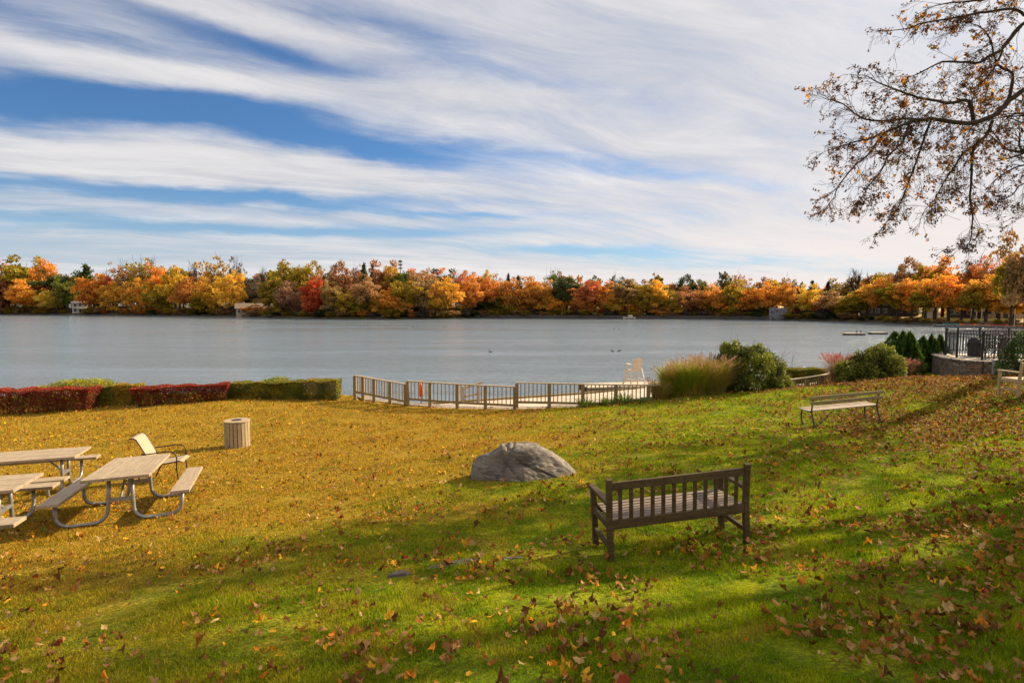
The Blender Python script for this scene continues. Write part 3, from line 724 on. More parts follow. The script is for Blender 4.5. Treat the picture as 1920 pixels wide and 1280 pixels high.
for i, (px, py, wpx, lb) in enumerate([(1600, 628, 34, 'swimming raft with a small post, nearer and left of the other raft'), (1645, 626.3, 28, 'flat swimming raft floating right of the raft with a post')]):
    r = ray(px, py); Yr = -EYE / r.z * r.y; W = wpx / F * Yr
    e = empty('swimming_raft', (PX(px, Yr), Yr, 0), 'low brown ' + lb, 'raft', 'swimming rafts on the lake', rz=-.05)
    d_ = MB()
    for k in range(8): d_.box((-W / 2 + W * (k + .5) / 8, 0, .3), (W / 8 - .03, 1.9, .08))
    d_.build('deck', M_rail, e)
    MB().box((0, -.9, .14), (W, .12, .3)).build('fascia', M_wall['dark'], e)
    f_ = MB()
    for k in (-1, 1): f_.tube([(k * W * .35, -.8, .05), (k * W * .35, .8, .05)], .2, 8)
    f_.build('float', M_wall['rdark'], e)
    if i == 0:
        for dx in (.2, .42): MB().box((W * dx, 0, .55), (.12, .12, .5)).build('post', M_wall['dark'], e)
# ducks
M_duck = simple('duck_feathers', (.04, .032, .028), (.09, .07, .05), .7, 9, bump=0)
for i, (px, py) in enumerate([(458, 614), (464, 614), (1150, 659), (1161, 658.5), (676, 611), (684, 611.3), (724, 612), (774, 612.6), (782, 612.8), (832, 613), (1152, 617), (1160, 617.3), (920, 660)]):
    r = ray(px, py); Yr = -EYE / r.z * r.y; sx_ = 1 if i % 2 else -1
    mb = MB(); mb.tube([(-.28, 0, .10), (-.2, 0, .09), (0, 0, .08), (.16, 0, .09), (.24, 0, .14), (.27, 0, .24), (.29, 0, .30), (.34, 0, .31), (.41, 0, .29)], [.015, .06, .12, .11, .06, .038, .05, .04, .012], 8)
    o = mb.build('duck', M_duck, smooth=True); o.location = (PX(px, Yr), Yr, -.02); o.rotation_euler.z = 0 if sx_ > 0 else math.pi
    o.scale = (.7, .7, .7)
    near = 'near the middle of the lake' if Yr < 80 else 'far out on the lake'
    tag(o, 'small dark duck swimming ' + near, 'duck', 'ducks ' + near)
# ------------------------------------------------------------------ near shore: hedges, railing, shrubs
def hedge_box(name, a, b, h0, h1, depth, mats, label, n, ls, taper=.1, cat='hedge', rough=.09, low=None, seed=1, zoff=0):
    # a,b: world ends of the front foot; mats: leaf material; height from ground
    rng = np.random.default_rng(seed); a = np.array(a, float); b = np.array(b, float)
    L_ = np.linalg.norm(b[:2] - a[:2]); dx = (b[:2] - a[:2]) / L_; dn = np.array([-dx[1], dx[0]])
    u = rng.uniform(0, 1, n); f = rng.choice(4, n, p=[.42, .26, .10, .22]); v = rng.uniform(0, 1, n); w_ = rng.uniform(0, 1, n)
    uu, vv, ww = u.copy(), v.copy(), w_.copy()      # along, up, across
    ww[f == 0] = np.abs(rng.normal(0, .05, (f == 0).sum())); vv[f == 1] = 1 - np.abs(rng.normal(0, .035, (f == 1).sum()))
    uu[f == 2] = rng.choice([0, 1], (f == 2).sum()) + rng.normal(0, .006, (f == 2).sum())
    keep = rng.uniform(0, 1, n) < np.interp(vv, [0, .3, .6, 1], [.35 if low else 1, .6 if low else 1, 1, 1])
    uu, vv, ww = uu[keep], vv[keep], ww[keep]; n = len(uu)
    inset = taper * (1 - vv)
    xs_ = a[0] + dx[0] * (inset + uu * (L_ - 2 * inset)) + dn[0] * (inset * .8 + ww * (depth - inset * 1.2))
    ys_ = a[1] + dx[1] * (inset + uu * (L_ - 2 * inset)) + dn[1] * (inset * .8 + ww * (depth - inset * 1.2))
    g0 = gz_np(xs_, ys_) - .03 + zoff; H = h0 + (h1 - h0) * uu
    bumpy = np.array([noise.noise(Vector((p * 2.2, q * 2.2, r * 2.2))) for p, q, r in zip(xs_, ys_, vv)])
    zs_ = g0 + vv * H * (1 + rough * bumpy)
    xs_ += dn[0] * bumpy * rough * 1.5; ys_ += dn[1] * bumpy * rough * 1.5
    base = Vector(((a[0] + b[0]) / 2, (a[1] + b[1]) / 2, gz((a[0] + b[0]) / 2, (a[1] + b[1]) / 2)))
    e = empty(name, base, label, cat)
    cen = np.stack([xs_, ys_, zs_], 1) - np.array(base)
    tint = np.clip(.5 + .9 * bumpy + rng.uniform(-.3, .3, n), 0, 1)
    if low is not None:
        isl = (vv < .78) & (rng.uniform(0, 1, n) < .55 + 1.2 * bumpy)
        leaf_cards('foliage', cen[~isl], ls, mats, rng, .7, tint[~isl], e)
        leaf_cards('lower_foliage', cen[isl], ls, low, rng, .7, tint[isl], e)
    else: leaf_cards('foliage', cen, ls, mats, rng, .7, tint, e)
    mb = MB(); rg = random.Random(seed)
    for i in range(int(L_ * 9)):
        k = rg.uniform(.03, .97) * L_; q = rg.uniform(.3, .7) * depth
        p = Vector((a[0] + dx[0] * k + dn[0] * q, a[1] + dx[1] * k + dn[1] * q, 0)); p.z = gz(p.x, p.y) - .1 + zoff
        hh = (h0 + (h1 - h0) * k / L_)
        p2 = p + Vector((rg.uniform(-.2, .2), rg.uniform(-.25, .25), hh * .88))
        mb.tube([p, p.lerp(p2, .4) + Vector((rg.uniform(-.05, .05), 0, 0)), p2], [.02, .014, .006], 4)
        for _ in range(2):
            s_ = p.lerp(p2, rg.uniform(.2, .6)); mb.tube([s_, s_ + Vector((rg.uniform(-.3, .3), rg.uniform(-.3, .3), hh * .35))], [.01, .004], 3)
    mb.build('stem', M_twig, e, org=base)
    return e
F_red = foliage('barberry_red', (.27, .045, .018), .3, .02, .9)
F_redlow = foliage('barberry_green', (.14, .13, .02), .3, .04, .9, alt=((.16, .03, .015), 2.5))
F_oliv = foliage('privet_olive', (.20, .20, .02), .3, .03, .9, alt=((.32, .20, .02), 1.6))
F_yel = foliage('bush_yellow', (.46, .38, .02), .4, .05, .8, alt=((.20, .24, .02), 1.4))
F_grn = foliage('privet_green', (.17, .19, .02), .3, .03, .9, alt=((.24, .19, .02), 1.8))
def foot(px, Yd): x = PX(px, Yd); return (x, Yd)
def topz(px, py, Yd): return P(px, py, Yd).z
def hh(px, py, Yd): x = PX(px, Yd); return topz(px, py, Yd) - gz(x, Yd)
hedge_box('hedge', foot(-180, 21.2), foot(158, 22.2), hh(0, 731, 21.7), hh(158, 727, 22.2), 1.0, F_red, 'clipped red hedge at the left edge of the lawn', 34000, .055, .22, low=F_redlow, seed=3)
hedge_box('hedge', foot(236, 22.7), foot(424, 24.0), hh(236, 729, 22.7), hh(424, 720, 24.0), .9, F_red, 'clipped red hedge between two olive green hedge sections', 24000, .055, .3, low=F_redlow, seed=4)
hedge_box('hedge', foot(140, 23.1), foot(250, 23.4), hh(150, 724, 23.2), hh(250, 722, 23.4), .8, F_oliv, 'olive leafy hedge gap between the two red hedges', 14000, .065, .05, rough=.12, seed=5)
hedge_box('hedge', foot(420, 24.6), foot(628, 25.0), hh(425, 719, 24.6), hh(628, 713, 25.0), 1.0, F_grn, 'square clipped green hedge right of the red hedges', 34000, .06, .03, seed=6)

def shrub(name, px, Yd, wpx, top, mat, label, n, ls, aspect=.4, seed=1, ry=.8, flat=.9, zb=None, spread=.9, lump=.35, cat='shrub', stems=True):
    rng = np.random.default_rng(seed); x = PX(px, Yd); z = gz(x, Yd) if zb is None else zb
    H = topz(px, top, Yd) - z; W = wpx / F * Yd / 2
    e = empty(name, (x, Yd, z), label, cat)
    u = unit(rng.normal(size=(n, 3))); u[:, 2] = np.abs(u[:, 2]) * 1.15 - .25
    lumps = np.array([noise.noise(Vector(q * 2.3) + Vector((seed * 7.1, 0, 0))) + .5 * noise.noise(Vector(q * 5) + Vector((0, seed * 3.3, 0))) for q in u])
    rad = (1 + lump * lumps) * (1 - np.abs(rng.normal(0, .13, n)))
    cen = u * rad[:, None] * np.array([W, W * ry, H * flat]); cen[:, 2] = np.maximum(cen[:, 2] + .12 * H, .03)
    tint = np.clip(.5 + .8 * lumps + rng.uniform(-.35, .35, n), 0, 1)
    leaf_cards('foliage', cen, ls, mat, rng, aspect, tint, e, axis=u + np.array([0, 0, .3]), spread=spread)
    if stems:
        mb = MB(); tips = []
        for k in range(9):
            a = rng.uniform(0, 6.28); grow(mb, Vector((math.cos(a) * W * .15, math.sin(a) * W * .15, -.1)), Vector((math.cos(a) * W, math.sin(a) * W * ry, H * 1.2)), H * .7, .03, 2, rng, tips, 3, 4, (3, 3), 0, .7, .05, .004)
        mb.build('stem', M_twig, e)
    return e
F_rhodo = foliage('rhododendron_leaf', (.10, .135, .022), .25, .03, 1.3, alt=((.19, .20, .03), 1.2), rough=.6)
F_pine = foliage('arborvitae_leaf', (.055, .105, .012), .3, .03, 1.2)
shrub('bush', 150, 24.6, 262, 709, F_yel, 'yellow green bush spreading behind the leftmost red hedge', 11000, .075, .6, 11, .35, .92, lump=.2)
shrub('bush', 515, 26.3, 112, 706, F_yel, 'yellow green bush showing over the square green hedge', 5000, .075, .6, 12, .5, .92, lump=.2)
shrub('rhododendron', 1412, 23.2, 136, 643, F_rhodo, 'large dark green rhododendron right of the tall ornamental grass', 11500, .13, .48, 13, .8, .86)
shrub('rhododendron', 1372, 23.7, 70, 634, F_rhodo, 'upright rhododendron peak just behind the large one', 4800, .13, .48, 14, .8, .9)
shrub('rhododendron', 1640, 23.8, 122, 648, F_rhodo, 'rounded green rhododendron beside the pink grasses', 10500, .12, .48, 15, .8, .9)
F_ground = foliage('ground_leaf', (.16, .19, .02), .35, .05, .9)
shrub('bush', 1462, 22.9, 60, 702, F_ground, 'small bright green bush at the foot of the large rhododendron', 2200, .09, .5, 16, .8, .9)

def grass_clump(name, px, Yd, rpx, top, mat, pmat, label, n, plumes, seed, lean=.55, zb=None, pl=.22, wid=.012):
    rng = np.random.default_rng(seed); x = PX(px, Yd); z = gz(x, Yd) if zb is None else zb
    H = topz(px, top, Yd) - z; Rr = rpx / F * Yd
    e = empty(name, (x, Yd, z), label, 'ornamental grass')
    def blades(n, h0, h1, lean, w0):
        a = rng.uniform(0, 6.283, n); r0 = Rr * .55 * np.sqrt(rng.uniform(0, 1, n)); h = H * rng.uniform(h0, h1, n)
        out = Rr * lean * rng.uniform(.2, 1.0, n); dirx, diry = np.cos(a + rng.normal(0, .4, n)), np.sin(a + rng.normal(0, .4, n))
        S = 5; pts = []
        for i in range(S):
            s_ = i / (S - 1); droop = np.where(rng.uniform(0, 1, n) > 2, 0, .22) * s_ ** 3
            pts.append(np.stack([np.cos(a) * r0 + dirx * out * s_ ** 1.8, np.sin(a) * r0 + diry * out * s_ ** 1.8, h * (s_ - droop * s_)], 1))
        wv = np.stack([-diry, dirx, np.zeros(n)], 1)
        rr_ = rng.normal(size=(n, 3)) * .6; wv = unit(wv + rr_)
        V = []
        for i in range(S):
            wd = w0 * (1 - (i / (S - 1)) ** 2 * .9)
            V.append(pts[i] - wv * wd / 2); V.append(pts[i] + wv * wd / 2)
        V = np.stack(V, 1).reshape(-1, 3)
        b_ = np.arange(n)[:, None] * 10
        Fc = np.concatenate([b_ + np.array([[2 * i, 2 * i + 1, 2 * i + 3, 2 * i + 2]]) for i in range(S - 1)], 0)
        return V, Fc, pts
    V, Fc, _ = blades(int(n * 1.35), .35, 1.0, .8, wid); n = int(n * 1.35)
    np_mesh('foliage', V, Fc, mat, {'tint': ('FLOAT', np.repeat(rng.uniform(0, 1, n), 10))}, e)
    if plumes:
        V, Fc, pts = blades(plumes, .75, 1.0, lean * 1.1, .006)
        np_mesh('stalk', V, Fc, mat, {'tint': ('FLOAT', np.repeat(rng.uniform(0, 1, plumes), 10))}, e)
        tip, pre = pts[-1], pts[-2]; dd = unit(tip - pre + np.array([.05, 0, .1])); K = 26
        s_ = rng.uniform(0, 1, (plumes, K)); cen = tip[:, None] + dd[:, None] * (s_[..., None] * pl - pl * .4) + rng.normal(size=(plumes, K, 3)) * (.016 * (1 - s_[..., None] * .6))
        cen = cen.reshape(-1, 3); leaf_cards('plume', cen, .06, pmat, rng, .25, None, e, axis=np.repeat(dd, K, 0), spread=.5)
    return e
F_mis = foliage('silver_grass', (.28, .34, .02), .4, .05, .9, alt=((.42, .30, .05), 1.0))
F_mis2 = foliage('brown_grass', (.38, .29, .06), .35, .05, .9)
F_plume = foliage('plume_tan', (.42, .25, .16), .4, .03, .7)
F_pink = foliage('plume_pink', (.50, .20, .17), .4, .03, .6)
F_pinkb = foliage('pink_grass', (.34, .20, .09), .4, .05, .8)
grass_clump('ornamental_grass', 1268, 22.9, 38, 668, F_mis, F_plume, 'green gold ornamental grass clump nearest the railing', 3000, 50, 21)
grass_clump('ornamental_grass', 1298, 22.7, 48, 655, F_mis, F_plume, 'tall green gold grass clump in the middle of the planting', 3600, 80, 22)
grass_clump('ornamental_grass', 1334, 22.9, 50, 646, F_mis2, F_plume, 'tall brown grass clump touching the rhododendron', 3000, 90, 23)
grass_clump('ornamental_grass', 1240, 22.5, 26, 702, F_mis2, F_plume, 'low dark wispy grass clump at the end of the railing', 1300, 14, 24, lean=.9)
grass_clump('ornamental_grass', 1588, 24.8, 40, 652, F_pinkb, F_pink, 'pink plumed grass left of the rounded rhododendron', 1600, 190, 25)
grass_clump('ornamental_grass', 1682, 24.8, 36, 664, F_pinkb, F_pink, 'pink plumed grass between rounded rhododendron and dark evergreens', 1200, 130, 26)
for i, (px, Yd, tp, lb) in enumerate([(1100, 22.6, 738, 'first from the left'), (1140, 22.7, 736, 'second from the left'), (1172, 22.8, 728, 'third from the left'), (1204, 22.6, 740, 'rightmost, by the tall grass')]):
    grass_clump('spiky_plant', px, 21.8, 24, tp, foliage('iris_leaf%d' % i, (.16, .22, .03), .4, .04, .9), None, 'small plant of arching green blades below the railing, ' + lb, 80, 0, 30 + i, wid=.035)
    bpy.data.objects[-1] if False else None

# dark clipped evergreens
def spire(px, Yd, wpx, top, label, seed, zb=None):
    rng = np.random.default_rng(seed); x = PX(px, Yd); z = gz(x, Yd) if zb is None else zb; H = topz(px, top, Yd) - z; W = wpx / F * Yd / 2
    e = empty('arborvitae', (x, Yd, z), label, 'evergreen', 'dark evergreens by the terrace'); n = 5200
    s_ = rng.uniform(0, 1, n) ** .8; a = rng.uniform(0, 6.283, n)
    prof = np.interp(s_, [0, .15, .45, .75, .9, 1], [.8, 1, .95, .55, .2, .02])
    ang = np.array([noise.noise(Vector((math.cos(q) * 1.5, math.sin(q) * 1.5, r * 2.5 + seed))) for q, r in zip(a, s_)])
    ang = ang + .6 * np.array([noise.noise(Vector((math.cos(q) * 5, math.sin(q) * 5, r * 7 + seed))) for q, r in zip(a, s_)])
    r_ = W * prof * (1 + .8 * ang) * (1 - np.abs(rng.normal(0, .1, n)))
    cen = np.stack([np.cos(a) * r_, np.sin(a) * r_, s_ * H * (1 + .10 * ang) + ang * .08], 1)
    leaf_cards('foliage', cen, .13, F_pine, rng, .3, np.clip(.5 + ang + rng.uniform(-.3, .3, n), 0, 1), e, axis=np.stack([np.cos(a) * .4, np.sin(a) * .4, np.ones(n)], 1), spread=.6)
    MB().tube([(0, 0, -.1), (0, 0, H * .9)], [.07, .01], 6).build('trunk', M_bark, e)
spire(1679, 26.0, 44, 627, 'left evergreen spire of the tall dark group', 41); spire(1694, 25.6, 46, 624, 'tallest evergreen spire in the middle of the dark group', 42)
spire(1709, 25.3, 44, 629, 'broad evergreen spire at the right of the tall dark group', 43)
spire(1733, 26.4, 34, 634, 'slim dark evergreen right of the tall group', 44); spire(1747, 26.4, 34, 630, 'slim dark evergreen left of the terrace wall', 45)
spire(1765, 27.3, 30, 632, 'slim dark evergreen touching the terrace railing', 46)
shrub('clipped_evergreen', 1932, 20.5, 98, 616, foliage('yew_leaf', (.055, .10, .014), .2, .03, 1.0), 'big rounded dark evergreen at the right edge above the bench', 14000, .055, .5, 47, 1, .9, lump=.1, cat='evergreen')
hedge_box('hedge', (PX(1474, 30), 30), (PX(1556, 30.5), 30.5), topz(1474, 692, 30) - gz(PX(1474, 30), 30) + .75, topz(1556, 691, 30.5) - gz(PX(1556, 30.5), 30.5) + .75, .9, F_grn, 'low olive hedge beyond the right railing by the water', 15000, .08, .05, rough=.1, seed=8, zoff=-.75)

# ------------------------------------------------------------------ railing
def railing(name, tops, bot, label, zbase_drop, org):
    e = empty(name, org, label, 'railing'); org = Vector(org)
    for i, p in enumerate(tops):
        MB().box((p.x, p.y, p.z - bot / 2 - zbase_drop / 2 - .03), (.13, .13, bot + zbase_drop), Matrix.Identity(3)).build('post', M_fence, e, org=org, bevel=.008)
    for a, b in zip(tops, tops[1:]):
        d = Vector((0, 0, bot)); t_ = MB().beam(a, b, .14, .045).build('top_rail', M_rail, e, org=org, bevel=.006)
        MB().beam(a - d, b - d, .05, .09).build('bottom_rail', M_fence, e, org=org)
        L_ = (b - a).length; n = max(3, int(L_ / .155)); bl = MB()
        for k in range(1, n):
            q = a.lerp(b, k / n); bl.box((q.x, q.y, q.z - .03 - (bot - .05) / 2), (.035, .035, bot - .06))
        bl.build('baluster_row', M_fence, e, org=org)
    return e
S1 = [P(665, 704, 25.0), P(680, 706, 24.75), P(701, 710, 24.3), P(731, 715, 23.8), P(760, 720, 23.35)]
S2 = [P(764, 714, 23.3), P(806, 717, 22.95), P(857, 720, 22.65), P(910, 722.5, 22.4), P(965, 725, 22.2)]
S3 = [P(969, 717.5, 22.15), P(1030, 718.5, 22.1), P(1093, 720, 22.1), P(1155, 721, 22.15), P(1216, 722, 22.2), P(1238, 722, 22.35)]
railing('railing', S1, .72, 'left end section of the brown wooden railing, curving away', .33, (S1[2].x, S1[2].y, 1.2))
railing('railing', S2, .74, 'middle section of the brown wooden railing with the orange float behind', .27, (S2[2].x, S2[2].y, 1.1))
railing('railing', S3, .76, 'longest brown railing section in front of the white tall chair', .2, (S3[2].x, S3[2].y, 1.1))
S4 = [P(1462, 714, 23.9), P(1487, 711, 24.2), P(1514, 707.5, 24.6), P(1540, 703.5, 25.2), P(1560, 699, 26.2), P(1565, 697, 27.2)]
railing('railing', S4, .62, 'short brown railing curving between the two rhododendrons', .3, (S4[2].x, S4[2].y, 1.6))
# stone wall under the railing
mb = MB(); cp = MB(); line = [(x, float(edge(x))) for x in (-7.15, -6.4, -5.3, -4.3, -3.2, -2.2, -1, .15, 1.4, 2.7, 4, 5.3, 6.8, 8.2, 9.7, 10.8, 11.8, 13, 14.3)]
for (xa, ya), (xb, yb) in zip(line, line[1:]):
    za, zb_ = gz(xa, ya), gz(xb, yb); d = Vector((xb - xa, yb - ya, 0)).normalized(); nrm = Vector((-d.y, d.x, 0))
    a = Vector((xa, ya, 0)) + nrm * .28; b = Vector((xb, yb, 0)) + nrm * .28 + d * .02
    zt = (za + zb_) / 2
    mb.beam(Vector((a.x, a.y, zt / 2 - .05)), Vector((b.x, b.y, zt / 2 - .05)), .4, zt - .06)
    up_ = .06 if xa < -3.5 else .02
    cp.beam(Vector((a.x, a.y, zt - .06 + up_)), Vector((b.x, b.y, zt - .06 + up_ + .004)), .56, .09)
e = empty('garden_wall', (0, 22.5, .5), 'low curved stone wall carrying the wooden railing', 'wall')
mb.build('masonry', M_stone, e, org=(0, 22.5, .5)); cp.build('coping', M_cap, e, org=(0, 22.5, .5), bevel=.02)
# orange float hung behind the railing
p = P(789, 712, 23.6)
e = empty('rescue_float', (p.x, p.y, p.z - .85), 'orange torpedo rescue float hanging upright behind the railing', 'float')
MB().tube([(0, 0, .12), (0, 0, .2), (0, 0, .4), (0, 0, .6), (0, 0, .72)], [.03, .085, .11, .08, .03], 10).build('float_body', M_orange, e, smooth=True)
MB().tube([(0, 0, .72), (0, 0, .86)], [.02, .02], 6).build('cord', M_white, e)
MB().tube([(0, .06, -.7), (0, .06, .85)], .025, 6).build('pole', M_fence, e)
# swimming beach bits
e = empty('handrail', (P(880, 752, 27.6).x, 27.6, .46), 'short tan wooden handrail on the beach behind the railing', 'handrail')
for dx in (0, .75): MB().box((-.3 + dx, dx * .5, .42), (.11, .11, .84)).build('post', M_rail, e)
MB().beam((-.4, -.05, .7), (.6, .6, .95), .06, .11).build('rail', M_rail, e)
MB().beam((-.4, -.05, .3), (.55, .55, .42), .05, .09).build('rail', M_rail, e)
curb = MB()
for (xa, ya), (xb, yb) in zip(bx, bx[1:]): curb.beam((xa, ya + .05, .4), (xb, yb + .05, .4), .18, .3)
tag(curb.build('beach_edge_beam', M_fence), 'brown timber edge along the waterside of the beach', 'edging')
pa_, pb_ = Vector((4.2, 33.2, .5)), Vector((11.5, 34.6, .5)); ddd = (pb_ - pa_)
e = empty('swim_dock', pa_, 'pale low dock reaching out beside the tall white chair', 'dock'); dk = MB()
n = 26; M_ = frame(ddd)
for k in range(n): dk.box(ddd * ((k + .5) / n), (ddd.length / n - .02, 1.8, .07), M_)
dk.build('deck', M_conc, e)
fr = MB(); fr.box(ddd * .5 + M_ @ Vector((0, -.85, -.2)), (ddd.length, .1, .32), M_); fr.box(ddd * .5 + M_ @ Vector((0, .85, -.2)), (ddd.length, .1, .32), M_)
for k in (.05, .35, .65, .95):
    for s_ in (-1, 1): fr.box(ddd * k + M_ @ Vector((0, s_ * .7, -.75)), (.16, .16, 1.3), M_)
fr.build('support', M_fence, e)
# tall white lifeguard chair
Yc = 33.0; p = P(1189, 722, Yc)
e = empty('lifeguard_chair', (p.x, Yc, .5), 'tall white slatted lifeguard chair standing over the beach', 'chair', rz=R(12))
e.scale = (.9, .9, .88)
for sx_ in (-1, 1):
    MB().beam((sx_ * .52, -.62, 0), (sx_ * .33, -.32, 1.25), .08, .08).build('leg', M_white, e)
    MB().beam((sx_ * .52, .62, 0), (sx_ * .36, .3, 1.55), .08, .08).build('leg', M_white, e)
    MB().box((sx_ * .38, .02, 1.5), (.14, .75, .04)).build('armrest', M_white, e)
    MB().beam((sx_ * .36, .36, 1.02), (sx_ * .36, .34, 1.5), .06, .06).build('arm_post', M_white, e)
    MB().beam((sx_ * .44, -.5, .5), (sx_ * .44, .48, .5), .05, .07).build('brace', M_white, e)
st_ = MB()
for k in range(6): st_.box((0, -.3 + .12 * k, 1.1), (.72, .105, .03))
st_.build('seat', M_white, e)
bk = MB()
for k in range(6):
    xx = -.26 + k * .105; hgt = .85 - abs(k - 2.5) * .03
    bk.beam((xx, -.32, 1.1), (xx, -.5, 1.1 + hgt), .09, .022, up=(0, 1, 0))
for zz_ in (1.35, 1.72): bk.box((0, -.40 - (zz_ - 1.35) * .22, zz_), (.66, .03, .07))
bk.build('backrest', M_white, e)
for zz_ in (.3, .62, .9): MB().box((0, .52, zz_), (.86, .05, .07)).build('rung', M_white, e)
MB().box((0, -.5, .5), (.86, .05, .07)).build('rung', M_white, e)
MB().tube([(.42, -.3, 1.4), (.46, -.3, 2.5)], [.02, .015], 6).build('pole', M_grey, e)

# ------------------------------------------------------------------ terrace on the right
TZ = 3.0
fr_ = [(PX(1757, 27.2), 27.2), (PX(1762, 25.6), 25.6), (PX(1778, 24.3), 24.3), (PX(1810, 23.2), 23.2), (PX(1845, 22.6), 22.6), (PX(1905, 22.5), 22.5), (24.0, 22.5), (34, 22.6)]
back_ = [(34, 27), (PX(1880, 26.8), 26.8), (PX(1800, 27.2), 27.2)]
e = empty('stone_terrace', (20, 24.5, 2.2), 'raised round terrace with rough fieldstone retaining wall and paved top', 'terrace')
def inner(p, k): c = np.array([24, 25.0]); q = np.array(p); return tuple(q + (c - q) / np.linalg.norm(c - q) * k)
wl = MB(); cp = MB()
for a, b in zip(fr_, fr_[1:]):
    a, b = Vector((*a, 0)), Vector((*b, 0)); d = (b - a).normalized()
    wl.beam((a.x, a.y, 2.0), (b.x + d.x * .1, b.y + d.y * .1, 2.0), .4, 1.9)
    cp.beam((a.x, a.y, TZ), (b.x + d.x * .02, b.y + d.y * .02, TZ + .004), .5, .08)
wl.build('masonry', M_stone, e, org=(20, 24.5, 2.2)); cp.build('coping', M_cap, e, org=(20, 24.5, 2.2), bevel=.015)
MB().prism(fr_ + back_, 1.2, TZ - .06).build('paving', M_conc, e, org=(20, 24.5, 2.2))
def iron_fence(pts, label, org):
    e = empty('iron_fence', org, label, 'fence'); org = Vector(org)
    for p in pts: MB().box((p[0], p[1], TZ + .58), (.065, .065, 1.2)).build('post', M_black, e, org=org, bevel=.01); MB().box((p[0], p[1], TZ + 1.2), (.09, .09, .04)).build('post_cap', M_black, e, org=org)
    for a, b in zip(pts, pts[1:]):
        a, b = Vector((*a, 0)), Vector((*b, 0)); mb = MB()
        for zz_ in (.14, .92, 1.08): mb.beam(a + Vector((0, 0, TZ + zz_)), b + Vector((0, 0, TZ + zz_)), .035, .035)
        n = int((b - a).length / .115)
        for k in range(1, n): q = a.lerp(b, k / n); mb.box((q.x, q.y, TZ + .61), (.018, .018, .98))
        mb.build('picket_panel', M_black, e, org=org)
iron_fence([(PX(1775, 26.6), 26.6), (PX(1776, 25.2), 25.2), (PX(1797, 24.0), 24.0), (PX(1845, 22.9), 22.9), (PX(1905, 22.75), 22.75), (24.2, 22.75)], 'black iron picket fence along the front of the terrace', (20, 23.5, TZ))
iron_fence([(PX(1775, 26.75), 26.75), (PX(1797, 26.6), 26.6), (PX(1838, 26.4), 26.4), (PX(1893, 26.4), 26.4), (27, 26.4)], 'black iron picket fence along the lakeside of the terrace', (22, 26.4, TZ))
def lattice(mb, c, wx, hz, n, M, r=.009):
    for i in range(n + 1):
        u = -1 + 2 * i / n
        mb.beam(Vector(c) + M @ Vector((u * wx / 2, 0, -hz / 2)), Vector(c) + M @ Vector((u * wx / 2 * .9, 0, hz / 2)), r * 2, r * 2)
        mb.beam(Vector(c) + M @ Vector((-wx / 2, 0, u * hz / 2)), Vector(c) + M @ Vector((wx / 2, 0, u * hz / 2)), r * 2, r * 2)
        if i < n:
            mb.beam(Vector(c) + M @ Vector((u * wx / 2, 0, -hz / 2)), Vector(c) + M @ Vector((wx / 2, 0, -u * hz / 2)), r * 2, r * 2)
def patio_chair(px, Yd, rz, label):
    e = empty('patio_chair', (PX(px, Yd), Yd, TZ - .06), label, 'chair', 'black lattice chairs on the terrace', rz=rz); I = Matrix.Identity(3)
    mb = MB(); lattice(mb, (0, .24, .72), .5, .55, 7, I); mb.tube([(-.26, .24, .45), (-.26, .27, .95), (0, .28, 1.03), (.26, .27, .95), (.26, .24, .45)], .016, 6); mb.build('backrest', M_black, e)
    mb = MB(); lattice(mb, (0, 0, .45), .5, .48, 6, Matrix.Rotation(math.pi / 2, 3, 'X')); mb.build('seat', M_black, e)
    for a in (-1, 1):
        for b in (-1, 1): MB().tube([(a * .24, b * .22, .45), (a * .27, b * .27, 0)], .018, 6).build('leg', M_black, e)
        MB().tube([(a * .27, .25, .68), (a * .3, -.1, .68), (a * .28, -.22, .62), (a * .25, -.22, .45)], .014, 6).build('armrest', M_black, e)
patio_chair(1872, 24.0, R(200), 'black lattice chair nearest the front fence'); patio_chair(1858, 24.9, R(120), 'black lattice chair left of the terrace table'); patio_chair(1893, 25.3, R(20), 'black lattice chair beyond the terrace table')
e = empty('patio_table', (PX(1878, 24.7), 24.7, TZ - .06), 'round black lattice table among the terrace chairs', 'table')
mb = MB(); mb.tube([(math.cos(a * .262) * .55, math.sin(a * .262) * .55, .72) for a in range(25)], .02, 6); lattice(mb, (0, 0, .72), .85, .85, 8, Matrix.Rotation(math.pi / 2, 3, 'X')); mb.build('tabletop', M_black, e)
for k in range(4): a = k * 1.571 + .78; MB().tube([(math.cos(a) * .4, math.sin(a) * .4, .71), (math.cos(a) * .12, math.sin(a) * .12, .4), (math.cos(a) * .42, math.sin(a) * .42, 0)], .022, 6).build('leg', M_black, e)
e = empty('covered_grill', (PX(1830, 25.6), 25.6, TZ - .06), 'dark covered grill behind the iron fence', 'grill')
mb = MB(); mb.tube([(0, 0, 0), (0, 0, .1), (0, 0, .62), (0, 0, .8), (0, 0, .88)], [.24, .26, .27, .2, .08], 12); mb.build('cover', simple('grill_cover', (.03, .032, .035), (.05, .05, .05), .7, 5, bump=.5, bd=.02), e)
mb = MB(); mb.tube([(-.24, 0, .6), (-.36, 0, .6), (-.36, 0, .45)], .02, 6); mb.build('handle', M_black, e)
z = gz(PX(1884, 21.8), 21.8)
e = empty('utility_box', (PX(1884, 21.8), 21.8, z), 'grey metal utility box under the big rounded evergreen', 'utility box')
MB().box((0, 0, .3), (.5, .4, .64)).build('cabinet', M_grey, e, bevel=.02); MB().box((-.14, -.202, .47), (.1, .02, .08)).build('vent', M_black, e); MB().box((0, 0, .635), (.54, .44, .03)).build('lid', M_grey, e, bevel=.01)
